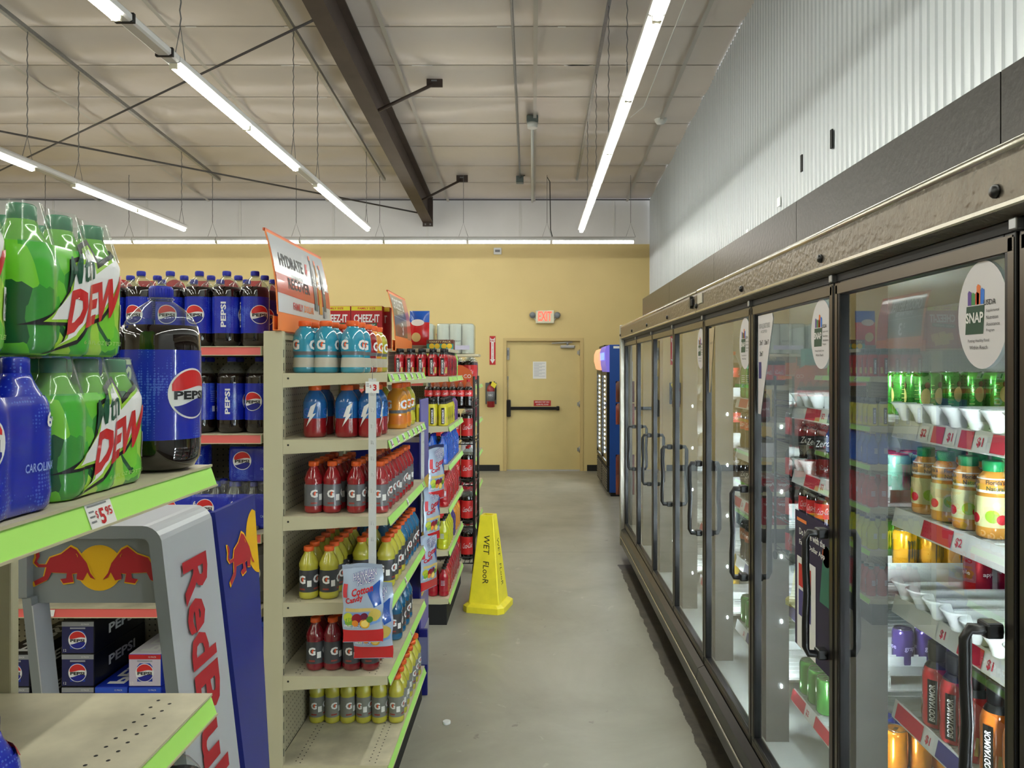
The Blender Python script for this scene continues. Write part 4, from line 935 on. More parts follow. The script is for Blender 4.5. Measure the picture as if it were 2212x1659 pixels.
grid(plain(drink('punch red', (176, 20, 30)), H=.2, R=.036, capm=CAPR), xsB, rng(4.92, 10, .077), .766, 'punch red bottle', 'on fourth shelf', 'red drinks on the fourth shelf of the middle unit', keep=kb)
grid(plain(drink('lemon drink', (196, 200, 40)), H=.2, R=.036), xsB, rng(4.92, 5, .077), .486, 'lemon bottle', 'on fifth shelf', 'lemon drinks on the fifth shelf of the middle unit', keep=kb)
grid(plain(drink('plum drink', (70, 50, 120)), H=.2, R=.036), [-.592], rng(5.31, 2, .077), .486, 'plum coloured bottle', 'on fifth shelf', 'plum drinks')
grid(sport(ORG_D, ORG_D, H=.21, R=.045, g=False), [-.60], rng(5.5, 3, .095), .486, 'amber bottle', 'on fifth shelf', 'amber drinks')
grid(plain(drink('cherry red', (168, 22, 40)), H=.19, R=.034, capm=CAPK), xsB, rng(4.94, 11, .073), .17, 'cherry red black-capped bottle', 'on bottom deck', 'cherry drinks on the bottom deck of the middle unit', keep=kb)
# cola run C: top shelf, second shelf --------------------------------
RUNC = 'blue-labelled cola bottles on the run behind the silver stand'
pc = Proto(cola2(th=(-90,)))
def crun(proto, xs, y, z, desc, row, rots, group=RUNC):
    for i, x in enumerate(xs):
        proto.place((x, y, z+.0008), rots[i % len(rots)], '%s, %s from the beige post, %s' % (desc, ORD[i+1], row), group)
ty = 2.98
xt = [(p-1150)*ty/1600 for p in (551, 490, 431, 368, 305, 243)]+[-1.80, -1.92]
crun(pc, xt, ty, 1.768, 'cola bottle', 'front row of top shelf', (.7, 1.9, .05, .2, -.1, .15))
crun(pc, [(p-1150)*3.12/1600 for p in (572, 515, 456, 398, 340, 282)], 3.12, 1.768, 'cola bottle', 'middle row of top shelf', (.4, -.3, 2.2))
crun(pc, [(p-1150)*3.26/1600 for p in (590, 533, 476, 419, 350)], 3.26, 1.768, 'cola bottle', 'rear row of top shelf', (1.2, .3))
crun(pc, [-1.10, -1.212, -1.335, -1.455, -1.575, -1.70], 2.985, 1.424, 'cola bottle', 'front row of second shelf', (-.15, 1.85, -.3, .4))
crun(pc, [-1.12, -1.235, -1.36, -1.48], 3.13, 1.424, 'cola bottle', 'second row of second shelf', (.9, 2.1))
# big cola bottle on the near unit, at its far corner
pb = Proto(cola2(s=1.08, H=.293, th=(-90,), seg=48))
pb.place((-.604, 1.205, 1.5168), R_(74), 'large cola bottle with blue cap standing on the green-edged shelf corner', 'near cola bottles')
pb.place((-.735, 1.215, 1.5168), R_(10), 'cola bottle half hidden between the green soda packs and the large cola bottle', 'near cola bottles')
# clear-grey diet bottle and blue six packs on the cola run ----------
ZERO = Proto(cola2(th=(-90,), label_m=mat('grey clear label', (120, 122, 124), .3, coat=.5), liquid=mat('grey diet bottle', (110, 112, 112), .2, coat=.6), capm=mat('grey cap', (130, 130, 130), .4)))
crun(ZERO, [-1.115, -1.235, -1.36], 2.97, .745, 'grey diet cola bottle', 'lower shelf', (.1,), 'grey diet cola bottles')
# ================================================================ SIX PACKS
DEW = shard_mat('green shard film', ((110, 204, 60), (78, 184, 62), (172, 224, 76), (62, 150, 60), (128, 212, 58), (34, 92, 54)), 17)
DEWL = mat('green soda', (120, 196, 60), .12, coat=.8)
DCAP = mat('translucent green cap', (44, 134, 96), .25, coat=.5)
FILM = clear('shrink film', (238, 244, 238), 1.4, .12, .10)
def pack(film_m, cap_m, logo, name='soda_six_pack', sp=.066, H=.172, clear_top=True, body_m=None, R=.033, lowshape=True):
    """six bottles under film, three along Y and two along X; origin at the middle of the base, +X faces the aisle"""
    def rad(z):                        # bottle radius by height
        pts = [(0, .80), (.006, .93), (.02, 1.0), (.04, .96), (.06, .99), (.10, 1.0), (.118, .95), (.130, .80), (.142, .60), (.150, .48), (.172, .45)]
        z = z*.172/H
        for (a, p), (b_, q) in zip(pts, pts[1:]):
            if z <= b_: return R*(p+(q-p)*(z-a)/(b_-a))
        return R*.45
    def f():
        t = mk(name, 'pack', 'soda pack')
        for xx in (-sp/2, sp/2):
            for k in (-1, 0, 1):
                b = MB(); zs = [0, .004, .012, .03, .06, .09, .11, .12, .13, .138, .146, .153]
                b.lathe([(rad(z*H/.172)*.96, z*H/.172) for z in zs], body_m or DEWL, 24, (xx, k*sp, 0)); bo = b.build('bottle', t)
                c = MB(); c.lathe([(.0145, H-.022), (.0152, H-.021), (.0152, H-.003), (.0135, H-.001)], cap_m, 22, (xx, k*sp, 0)); c.build('cap', bo)
        # printed film: a shell around the six, scalloped with the bottles
        def front(u, z, br=.92):         # depth of the film in front of the bottle axis line
            r = rad(z)+.0012; best = r*br if abs(u) < sp else 0
            for k in (-1, 0, 1):
                d = u-k*sp
                if abs(d) < r: best = max(best, math.sqrt(r*r-d*d))
            return best
        def outline(z, off, br=.92):
            r = rad(z)+.0012; hw = sp+r*.999; n = 44; us = [-hw*math.cos(math.pi*i/n) for i in range(n+1)]
            us = [-hw+(2*hw)*i/n for i in range(n+1)]
            return [(sp/2+front(u, z, br), u) for u in us]+[(-sp/2-front(u, z, br), u) for u in us[::-1]]
        zt_ = .128*H/.172
        L = MB(); zs = [.002, .006, .012, .02, .04, .06, .08, .10, .112, .12, .128]
        zs = [z*H/.172 for z in zs]; O = [outline(z, .0012) for z in zs]; n = len(O[0])
        L.add([(x, y, z) for o_, z in zip(O, zs) for x, y in o_], [(j*n+i, j*n+(i+1) % n, (j+1)*n+(i+1) % n, (j+1)*n+i) for j in range(len(zs)-1) for i in range(n)], film_m, True)
        def surf(off):
            def g(u, v):               # u along -Y..: from the aisle, right is +Y
                z = max(.001, min(v, H)); best = front(u, z)
                return (sp/2+best+off, u, z)
            return g
        logo(L, surf, H)
        L.build('printed_film', t)
        if clear_top:
            T = MB(); zs2 = [.126, .132, .140, .148, .156, .166, .1735]; V = []
            def out2(z):
                q = (z-.126)/(.1735-.126); r = R*(.95-.40*q)+.0015; bridge = .35+.0*q; pts = []
                for side in (1, -1):
                    for k in ((-1, 0, 1) if side == 1 else (1, 0, -1)):
                        for s_ in range(12):
                            a = -60+120*s_/11
                            if (k == -side) and a < 0: a *= 110/60
                            if (k == side) and a > 0: a *= 110/60
                            pts.append((side*(sp/2+r*math.cos(R_(a))), k*sp+side*r*math.sin(R_(a))))
                return pts
            O2 = [out2(z) for z in zs2]; n = len(O2[0])
            T.add([(x, y, z*H/.172) for o_, z in zip(O2, zs2) for x, y in o_], [(j*n+i, j*n+(i+1) % n, (j+1)*n+(i+1) % n, (j+1)*n+i) for j in range(len(zs2)-1) for i in range(n)], FILM, True)
            T.build('clear_film', t)
        return t
    return f
def dew_logo(L, surf, H):
    K, Wh, Rd, Gn, Lm = PK, PW_, mat('dew red', (206, 44, 46), .3, coat=.6), mat('dew dark green', (26, 84, 60), .3, coat=.6), mat('lime edge', (160, 212, 60), .3, coat=.6)
    s = 1.08
    def P(pts): return [(x*s-.004, .002+y*s) for x, y in pts]
    out = [(-.088, .030), (-.045, .050), (-.028, .070), (-.022, .108), (-.004, .114), (0, .128), (.030, .140), (.034, .112), (.085, .136), (.090, .120), (.062, .062), (.040, .042), (.010, .034), (-.010, .012), (-.072, -.002), (-.040, .010), (-.030, .032)]
    L.poly(P(out), surf(.0009), K, .004)
    inn = [(-.070, .034), (-.040, .054), (-.023, .072), (-.017, .104), (-.001, .110), (.004, .124), (.025, .132), (.030, .104), (.082, .130), (.085, .120), (.058, .066), (.038, .047), (.008, .038), (-.012, .017), (-.056, .004), (-.036, .014), (-.024, .036)]
    L.poly(P(inn), surf(.0014), Lm, .004)
    inn2 = [(-.060, .037), (-.038, .056), (-.019, .074), (-.014, .100), (.001, .106), (.007, .120), (.022, .127), (.026, .097), (.080, .126), (.082, .119), (.055, .070), (.036, .051), (.006, .042), (-.014, .022), (-.046, .009), (-.030, .018), (-.019, .040)]
    L.poly(P(inn2), surf(.0019), Wh, .004)
    L.text('Mtn', -.003, .100, .034, lambda u, v: surf(.0026)(u*s-.004, .002+v*s), Gn, w=.048, bold=.012, slant=.15, slope=.32, step=.004)
    L.text('DEW', .018, .060, .048, lambda u, v: surf(.0026)(u*s-.004, .002+v*s), Rd, w=.100, bold=.045, slant=.22, slope=.30, step=.004)
    L.poly([(.078, .036), (.094, .036), (.094, .072), (.078, .072)], surf(.0012), PW_, .004)
    L.text('6', .084, .060, .015, surf(.0018), PK, bold=.02, step=.004); L.text('16 FL OZ', .086, .048, .005, surf(.0018), PK, w=.013, step=.004); L.text('BOTTLES', .086, .041, .005, surf(.0018), PK, w=.014, step=.004)
    L.text('6 16 FL OZ BOTTLES', .04, .018, .005, surf(.0012), mat('pale lime print', (176, 214, 110), .4), w=.09, step=.004)
def pep_logo(L, surf, H):
    globe(L, surf, -.035, .085, .037, step=.004)
    L.text('6', .074, .105, .018, surf(.0016), PW_, bold=.03, step=.004); L.text('PACK', .088, .105, .005, surf(.0016), PW_, step=.004)
    L.text('CAROLINAS', .062, .052, .010, surf(.0016), mat('pale blue print', (150, 176, 240), .4), w=.05, bold=.02, step=.004)
    pts = circ(.062, .052, .018, 24)+circ(.062, .052, .0165, 24)[::-1]
dew = Proto(pack(DEW, DCAP, dew_logo, sp=.068, H=.178, R=.034)); pep = Proto(pack(BLUEL, CAPB, pep_logo, sp=.066, H=.176, clear_top=True, body_m=COLA))
PKG = 'plastic wrapped soda packs on the near unit'
dew.place((-.634, .995, 1.5168), 0, 'lower green soda six-pack with clear necks beside the large cola bottle', PKG)
dew.place((-.634, .938, 1.696), 0, 'upper green soda six-pack stacked on another green pack', PKG)
dew.place((-.634, .715, 1.696), 0, 'upper green soda six-pack cut off by the photo edge', PKG)
dew.place((-.775, .97, 1.5168), 0, 'green soda six-pack standing behind the front packs', PKG)
FULLB = Proto(pack(BLUEL, BLUEL, pep_logo, sp=.068, H=.178, clear_top=False, R=.0345, body_m=BLUEL))
FULLB.place((-.628, .782, 1.5168), 0, 'dark blue dotted soda six-pack left of the green packs on the green-edged shelf', PKG)
def star_logo(L, surf, H):
    pep_logo(L, surf, H)
    for u, v in ((-.08, .14), (.02, .15), (.09, .13), (.08, .06), (-.09, .05), (-.06, .155), (.05, .16)): L.poly(circ(u, v, .011, 10, ry=.007), surf(.002), REDP, .004)
Proto(pack(BLUEL, BLUEL, star_logo, sp=.066, H=.175, clear_top=False, R=.034, body_m=BLUEL)).place((-.632, .742, 1.1248), 0, 'blue soda pack with red splashes on the stained lower shelf', PKG)
gb = Proto(cola2(s=1., th=(-90,), label_m=mat('green label', (60, 150, 70), .3), liquid=drink('dark green bottle', (20, 66, 44)), capm=CAPG, logo=None))
gb.place((-.60, 1.225, .7608), 0, 'dark green soda bottle under the stained lower shelf', 'near green bottles')
# six packs on the cola run -------------------------------------------
pr_ = Proto(pack(BLUEL, CAPB, pep_logo, sp=.066, H=.19, body_m=COLA))
for i, x in enumerate((-1.13, -1.28, -1.43, -1.58)):
    for z, w_ in ((1.0358, 'lower'), (1.2268, 'upper')):
        if z > 1.1 and i in (1,): continue
        pr_.place((x, 3.04, z), -math.pi/2, '%s blue cola six-pack on the third shelf, %s from the beige post' % (w_, ORD[i+1]), 'blue cola six-packs on the run')
# ---------------------------------------------------------------- cartons of twelve cans
def carton(front, side, top, band=None, mark='globe', txt='PEPSI', sc=1.):
    def f():
        t = mk('drink_carton', 'carton', 'carton'); W, D, H = .13, .385, .128
        b = MB(); b.rbox(-W/2, 0, 0, W/2, D, H, side, .004); b.box(-W/2+.003, -.0006, .003, W/2-.003, .001, H-.003, front); b.box(-W/2+.003, .002, H-.0005, W/2-.003, D-.003, H+.0008, top)
        if band: b.box(-W/2+.002, -.0012, H-.02, W/2-.002, .0, H-.002, band); b.text('12 PACK', .03, H-.011, .006, XZ(0, -.0018, 0), WHITE)
        P = lambda off: (lambda u, v: (u, -.0012-off, v))
        if mark == 'globe':
            b.poly([(-.02, .092), (.02, .092), (.03, .08), (.03, .02), (-.03, .02), (-.03, .08)], XZ(0, -.001, 0), mat('can blue print', (30, 60, 170), .35))
            globe(b, P, 0, .055, .036, step=0)
        else: b.text(mark, 0, .07, .04, XZ(0, -.0016, 0), WHITE, w=.1, slant=.2, bold=.02); b.text('12', -.045, .018, .012, XZ(0, -.0016, 0), WHITE)
        b.text('12', -.05, .014, .010, XZ(0, -.0016, 0), WHITE)
        b.text(txt, 0, 0, .07, lambda u, v: (v*1.0, .18+u, H+.0014), WHITE, w=.30, bold=.03); b.text(txt, 0, .065, .04, lambda u, v: (W/2+.0006, .2+u, v), WHITE, w=.2, bold=.03)
        b.build('carton_board', t); MB().box(-.03, -.0014, .098, .03, -.0008, .104, mat('flap line', (160, 160, 170), .5)).build('tear_flap', t)
        return t
    return f
BX = mat('carton blue', (24, 52, 176), .3, coat=.4); BX2 = mat('carton navy', (16, 22, 84), .3, coat=.4); BXK = mat('carton black', (16, 16, 22), .3, coat=.3); SIL = mat('carton silver', (150, 152, 156), .35)
cb = Proto(carton(BX, BX, BX, mat('carton band', (40, 84, 200), .3))); ck = Proto(carton(BX2, BXK, BXK, SIL)); cr_ = Proto(carton(mat('carton red white', (206, 196, 210), .35), BX, mat('carton pale', (220, 214, 220), .35), REDP))
for i in range(4): cb.place((-1.118, 2.925, .1658+i*.1295), 0, 'blue cola carton beside the beige post, %s from the bottom of its stack' % ORD[i+1], 'cola cartons on the bottom deck')
Yc = 2.925
for i, px in enumerate((168, 168)): ck.place(((px-1150)*Yc/1600, Yc, .4258+i*.1295), 0, ('lower' if i == 0 else 'upper')+' of two dark navy cola cartons seen through the silver stand', 'cola cartons on the bottom deck')
for i, px in enumerate((168, 168)): ck.place(((px-1150)*Yc/1600, Yc, .1658+i*.1295), 0, ('lowest' if i == 0 else 'second lowest')+' navy cola carton under the two dark ones', 'cola cartons on the bottom deck')
for j, px in enumerate((240, 313)):
    for i in range(2): cb.place(((px-1150)*Yc/1600, Yc, .1658+i*.1295), 0, '%s blue cola carton in the %s stack from the stand leg' % (('bottom', 'top')[i], ('second', 'first')[j]), 'cola cartons on the bottom deck')
cr_.place(((313-1150)*Yc/1600, Yc, .4258), 0, 'red and white patterned cola carton beside the stand leg', 'cola cartons on the bottom deck')
for i in range(3): ck.place((-2.05, Yc, .1658+i*.1295), 0, 'navy cola carton at the far left, %s from the bottom of its stack' % ORD[i+1], 'cola cartons on the bottom deck')
# ---------------------------------------------------------------- silver energy-drink stand
SV = mat('silver stand panel', (196, 199, 204), .36, metal=.15, noise=.03, nscale=4); SVD = mat('silver stand face', (140, 146, 148), .4, metal=.15); RBR = mat('stand red', (176, 34, 44), .45); RBY = mat('stand yellow', (242, 186, 24), .45); NAV = mat('stand navy', (34, 44, 130), .35, coat=.3)
st = thing('energy_drink_stand', 'silver arched energy drink stand with red bulls and yellow sun', 'display stand', (-.75, 1.5, 0), 0)
KX = .11; ZT_ = 1.362
def lx(x, z): return x+KX*(ZT_-z)
def leg_pts(inner):                      # outline of the arch, right side then left, in (x, z); the whole leans
    o = 0 if not inner else .026; r = .04 if not inner else .016; W = .30
    p = [(lx(-o, 0), 0)]
    for k in range(7):
        a = R_(90*k/6); p.append((lx(0, ZT_)-o-r+r*math.cos(a), ZT_-o-r+r*math.sin(a)))
    for k in range(7):
        a = R_(90+90*k/6); p.append((-W+o+r+r*math.cos(a), ZT_-o-r+r*math.sin(a)))
    p.append((-W+o, 1.215)); return p
ou, inn = leg_pts(False), leg_pts(True); n = len(ou); s = MB(); D0, D1 = 0, .235
vs = [(x, D0, z) for x, z in ou]+[(x, D0, z) for x, z in inn]+[(x, D1, z) for x, z in ou]+[(x, D1, z) for x, z in inn]
fs = []
for i in range(n-1): fs += [(i, n+i, n+i+1, i+1), (2*n+i, 2*n+i+1, 3*n+i+1, 3*n+i)]
s.add(vs, fs, SVD)
s.add(vs, [(i, i+1, 2*n+i+1, 2*n+i) for i in range(n-1)], SV, False); s.add(vs, [(n+i, 3*n+i, 3*n+i+1, n+i+1) for i in range(n-1)], SVD)
s.add(vs, [(0, 2*n, 3*n, n), (n-1, 2*n-1, 4*n-1, 3*n-1)], SVD); 
lq = [(lx(-.30, 0), 0), (lx(-.282, 0), 0), (lx(-.282, 1.216), 1.216), (lx(-.30, 1.216), 1.216)]
s.prism(lq, 'y', .0, .05, SVD); s.prism([(lx(-.282, 0), 0), (lx(-.2795, 0), 0), (lx(-.2795, 1.2), 1.2), (lx(-.282, 1.2), 1.2)], 'y', .0, .05, SV)
s.build('arch_frame', st)
h = MB(); z0, z1 = 1.200, 1.338
h.add([(lx(-.285, z0)-.010, .02, z0), (lx(-.026, z0), .02, z0), (-.026, .02, z1), (-.285, .02, z1), (lx(-.285, z0)-.010, .2, z0), (lx(-.026, z0), .2, z0), (-.026, .2, z1), (-.285, .2, z1)], [(0, 1, 2, 3), (5, 4, 7, 6), (0, 4, 5, 1), (3, 2, 6, 7), (0, 3, 7, 4), (1, 5, 6, 2)], SVD)
def bull(mb, mp, sx, m, me):
    B_ = [(-.9, .62), (-.80, .60), (-.78, .48), (-.86, .34), (-.80, .26), (-.60, .26), (-.50, .44), (-.20, .54), (.06, .74), (.22, .66), (.50, .30), (.60, .02), (.74, -.16), (.60, -.10), (.52, .04), (.40, -.18), (.22, -.14), (.24, .02), (.10, .0), (.14, -.22), (-.14, -.26), (-.22, -.14), (-.06, -.12), (-.04, .02), (-.46, .04), (-.56, -.16), (-.90, -.32), (-.94, -.20), (-.66, -.06), (-.60, .18), (-.82, .18), (-.94, .30), (-.88, .44)]
    s_ = .075
    big = [((x-(-.1))*1.07-.1, (y-.15)*1.09+.15) for x, y in B_]
    mb.poly([(sx*x*s_, y*s_) for x, y in big], mp(.0004), me); mb.poly([(sx*x*s_, y*s_) for x, y in B_], mp(.0009), m)
    mb.tube([mp(.0012)(sx*(.12+.04*math.cos(a))*s_*1.6, (.46+.1*math.sin(a))*s_) for a in (0, .5, 1.2)], .0006, me, 4)
cxs = -.138; czs = 1.272
h.poly(circ(cxs, czs, .047, 36), lambda u, v: (u, .0192, v), RBY)
for sx in (1, -1):
    bull(h, lambda off, sx=sx: (lambda u, v: (cxs-sx*.063+u, .0188-off, czs-.012+v)), sx, RBR, RBY)
h.build('header_panel', st)
t_ = MB()                                # lettering down the outer side of the leg
def side(off): return lambda u, v: (lx(0, v)+off, u, v)
mpq = side(.0012)
for s_, zc, hh in (('Red', 1.155, .20), ('Bull', .885, .25)):
    t_.text(s_, 0, 0, .115, lambda u, v, zc=zc: mpq(.118+v, zc-u), RBR, w=hh*1.15, bold=.03)
t_.build('side_lettering', st)
b_ = MB(); b_.box(lx(-.26, .3), .01, .26, lx(-.03, .3), .225, .285, SVD); b_.box(lx(-.26, .1)-.0, .01, .03, lx(-.03, .1), .225, .06, SVD); b_.build('stand_shelf', st)
bb = thing('blue_display_board', 'dark blue board with red bull and yellow half sun behind the silver stand', 'display board', (-.75, 1.745, 0))
q = MB(); Pn = [(0, 1.342), (.25, 1.342), (.10, .3), (.02, .3)]
vs = [(lx(0, z), y, z) for y, z in Pn]+[(lx(-.012, z), y, z) for y, z in Pn]
q.add(vs, [(0, 3, 2, 1), (4, 5, 6, 7), (0, 1, 5, 4), (1, 2, 6, 5), (2, 3, 7, 6), (3, 0, 4, 7)], NAV)
q.box(lx(-.25, 0), .0, 0, lx(0, 0), .08, .31, NAV)
bs = lambda off: (lambda u, v: (lx(0, v)+off, u, v))
q.poly([(.238-.0, 1.30)]+[(.232-.075*math.sin(R_(a)), 1.225+.085*math.cos(R_(a))) for a in range(10, 171, 10)]+[(.222, 1.135)], bs(.0008), RBY)
bull(q, lambda off: (lambda u, v: bs(.0012+off)(.125+u*1.25, 1.19+v*1.35)), 1, RBR, RBY)
q.build('board', bb)
# ---------------------------------------------------------------- header sign on the nearest middle unit
def header(lab, x, y0, z0, W, Hb, Hs, lean, build, cat='sign'):
    """folded card sign facing the aisle; leans inwards at the top"""
    t = thing('shelf_header_sign', lab, cat, (x, y0, z0), 0, 'orange-edged header signs')
    base = MB(); base.box(-.004, 0, 0, .0, W, Hb, ORANGE); base.box(-.024, .0, 0, -.02, W, Hb*.9, ORANGE); base.box(-.02, 0, 0, -.004, W, .003, ORANGE); base.build('card_base', t)
    s = MB()
    def at(u, v, off=0): # v up the board from 0..Hs; board bows a little
        q = v/Hs; return (-.004+.012*math.sin(q*math.pi)-lean*q+off, u, Hb+v)
    n = 10
    for o_, m_, sg in ((0, ORANGE, 1), (-.004, mat('card back', (150, 62, 60), .6), -1)):
        vs = [at(u, Hs*i/n, o_) for i in range(n+1) for u in (0, W)]
        s.add(vs, [((2*i, 2*i+1, 2*i+3, 2*i+2) if sg == 1 else (2*i, 2*i+2, 2*i+3, 2*i+1)) for i in range(n)], m_, True)
    for u in (0, W): s.add([at(u, Hs*i/n, o_) for i in range(n+1) for o_ in (0, -.004)], [(2*i, 2*i+1, 2*i+3, 2*i+2) for i in range(n)], ORANGE)
    s.box(-lean-.012, 0, Hb+Hs-.008, -lean-.003, W, Hb+Hs+.002, mat('card rim', (222, 106, 72), .5)); s.build('card_board', t)
    a = MB(); build(a, at, W, Hs); a.build('printed_face', t)
    return t
GLP = mat('glossy white print', (216, 218, 224), .18, coat=.7); GLR = mat('glossy red print', (206, 70, 52), .18, coat=.7)
def hyd(a, at, W, H):
    f = lambda off: (lambda u, v: at(u, v, off))
    m_ = .012; st_ = .03
    a.poly([(m_*.5, .01), (W-m_, .01), (W-m_, H-.012), (m_*.5, H-.012)], f(.0012), GLP, st_); a.poly([(m_*.5, .085), (W-m_, .075), (W-m_, H*.47), (m_*.5, H*.5)], f(.0020), GLR, st_)
    a.text('HYDRATE', W*.30, H*.68, .05, f(.0028), DKPRINT, w=W*.40, bold=.02, step=.02); a.text('DURING &', W*.36, H*.50, .022, f(.0028), GREYP, w=W*.2, step=.02); a.text('RECOVER', W*.38, H*.41, .045, f(.0028), DKPRINT, w=W*.38, bold=.02, step=.02)
    a.poly([(W*.53, H*.60), (W*.56, H*.76), (W*.60, H*.76), (W*.575, H*.69), (W*.59, H*.69), (W*.55, H*.55), (W*.56, H*.64)], f(.0028), REDP)
    a.text('FAMILY', W*.33, .045, .03, f(.0028), REDP, w=W*.17, bold=.02); a.text('DOLLAR', W*.53, .045, .03, f(.0028), ORANGE, w=W*.18, bold=.02)
    a.text('gatorade', W*.85, .03, .012, f(.0028), GREYP)
    for k, (c_, l_) in enumerate(((BLU_D, DKL), (ORG_D, ORG_D), (mat('pale bottle', (150, 150, 160), .3), DKL))):
        u = W*(.68+.09*k); z = .05-.012*k
        a.poly([(u-.022, z), (u+.022, z), (u+.024, z+.13), (u+.018, z+.17), (u+.008, z+.20), (u+.008, z+.225), (u-.008, z+.225), (u-.008, z+.20), (u-.018, z+.17), (u-.024, z+.13)], f(.0034), l_, st_)
        a.poly([(u-.010, z+.225), (u+.010, z+.225), (u+.010, z+.245), (u-.010, z+.245)], f(.0034), CAPO); a.poly([(u-.022, z), (u+.022, z), (u+.022, z+.03), (u-.022, z+.03)], f(.0042), c_)
        a.text('G', u, z+.13, .036, f(.0048), PW_, bold=.03)
header('tall orange-edged hydration sign standing above the blue sports drinks', -.958, 2.80, 1.826, .74, .062, .325, .05, hyd)
def cho(a, at, W, H):
    f = lambda off: (lambda u, v: at(u, v, off)); D = mat('sign olive grey', (112, 104, 84), .3, coat=.5)
    a.poly([(.02, .02), (W*.74, .02), (W*.74, H-.02), (.02, H-.02)], f(.0014), D, .03); a.poly([(W*.74, .01), (W-.01, .01), (W-.01, H-.01), (W*.74, H-.01)], f(.0014), mat('sign salmon', (206, 120, 100), .3, coat=.5), .03)
    a.text('CHOOSE BETTER', W*.40, H*.76, .075, f(.0024), PW_, w=W*.62, bold=.02, step=.02); a.text('SMARTWATER', W*.42, H*.58, .03, f(.0024), PW_, w=W*.36, step=.02)
    a.poly([(.02, H*.48), (W*.74, H*.46), (W*.74, H*.465), (.02, H*.485)], f(.0024), PW_); a.text('3', W*.46, H*.24, .09, f(.0024), PW_, bold=.02); a.text('2', W*.38, H*.32, .03, f(.0024), PW_)
header('grey and salmon header sign reading choose better above the black-capped drinks', -.90, 4.88, 1.80, .66, .08, .32, .05, cho)
def bak(a, at, W, H):
    f = lambda off: (lambda u, v: at(u, v, off)); a.poly([(.02, .02), (W-.02, .02), (W-.02, H-.02), (.02, H-.02)], f(.0014), mat('sign taupe', (150, 130, 96), .4), .03)
    for k in range(5): a.text('$3', .08+k*.11, H*.45, .16, f(.0024), mat('sign pale', (206, 190, 156), .4), w=.05)
header('taupe and orange header sign at the far end of the shelves', -.90, 7.2, 1.622, .62, .10, .30, .03, bak)
# ---------------------------------------------------------------- clip strips with snack bags
FO_B = mat('bag foil pale blue', (186, 202, 226), .25, coat=.5, metal=.2); FO_R = mat('bag foil red', (206, 34, 40), .22, coat=.6); FO_D = mat('bag blue', (30, 84, 176), .25, coat=.5)
def bag():
    t = mk('candy_bag', 'bag', 'bag'); W, H = .145, .285; nu, nv = 12, 18
    def S(u, v, sgn, off=0):
        a = max(0, 1-abs(2*u/W)**3.2); c = max(0, math.sin(math.pi*min(1, max(0, (v-.012)/(H-.035))))) if .012 < v < H-.02 else 0
        return (u+.0025*math.sin(v*60), sgn*-(.021*a*c**.55+.0012*math.sin(u*110+v*30)*c+off), v+.003*math.cos(u*40)*(1 if v > H*.8 else 0))
    b = MB()
    for sg in (1, -1):
        vs = [S(-W/2+W*i/nu, H*j/nv, sg) for j in range(nv+1) for i in range(nu+1)]
        q = [(j*(nu+1)+i, j*(nu+1)+i+1, (j+1)*(nu+1)+i+1, (j+1)*(nu+1)+i) for j in range(nv) for i in range(nu)]
        lo = [f_ for k, f_ in enumerate(q) if k//nu < 3]; hi = [f_ for k, f_ in enumerate(q) if k//nu >= 3]
        b.add(vs, lo if sg == 1 else [f_[::-1] for f_ in lo], FO_R, True); b.add(vs, hi if sg == 1 else [f_[::-1] for f_ in hi], FO_B, True)
    b.build('foil_pouch', t)
    p = MB(); F = lambda off: (lambda u, v: S(u, v, 1, off)); st_ = .008
    p.poly([(.02, .19), (.062, .23), (.066, .14), (.04, .13)], F(.0008), FO_D, st_); p.poly([(-.065, .065), (.0, .058), (.066, .075), (.066, .115), (-.065, .11)], F(.0008), mat('wave blue', (120, 160, 220), .3, coat=.5), st_)
    p.poly([(-.062, .115), (.03, .118), (.055, .124), (.03, .130), (-.062, .128)], F(.0016), mat('surfboard', (214, 186, 110), .4), st_)
    for (u, v, r, c_) in ((-.05, .095, .017, (196, 206, 60)), (-.045, .078, .016, (130, 180, 50)), (-.018, .092, .018, (150, 24, 44)), (.008, .098, .014, (110, 30, 60)), (-.022, .074, .012, (230, 140, 50)), (.045, .102, .022, (210, 186, 90)), (.012, .072, .018, (240, 180, 40)), (.012, .072, .013, (250, 220, 120)), (.03, .088, .012, (90, 140, 50))):
        p.poly(circ(u, v, r, 18), F(.0022 if r > .013 else .003), mat('fruit %d %d %d' % c_, c_, .35, coat=.4), st_)
    p.text('HAWAIIAN', .008, .248, .026, F(.0022), PB, w=.085, bold=.07, slope=.25, step=st_); p.text('HAWAIIAN', .008, .248, .024, F(.0028), PW_, w=.083, bold=.0, slope=.25, step=st_)
    p.text('PUNCH', .012, .228, .026, F(.0022), PB, w=.06, bold=.07, slope=.25, step=st_); p.text('PUNCH', .012, .228, .024, F(.0028), PW_, w=.058, bold=.0, slope=.25, step=st_)
    p.text('Cotton', .003, .193, .028, F(.0022), FO_R, w=.075, bold=.03, slope=.28, step=st_); p.text('Candy', -.028, .158, .026, F(.0022), FO_R, w=.066, bold=.03, slope=.28, step=st_)
    p.poly([(-.068, .165), (-.052, .165), (-.052, .215), (-.068, .215)], F(.0022), mat('candy pink', (220, 70, 80), .4), st_); p.text('FRUIT JUICY', -.034, .062, .012, F(.0028), PW_, w=.06, bold=.03, step=st_)
    p.poly([(-.07, .0), (.07, .0), (.07, .002), (-.07, .002)], F(.0008), FO_B)
    p.build('printed_front', t); return t
pbag = Proto(bag)
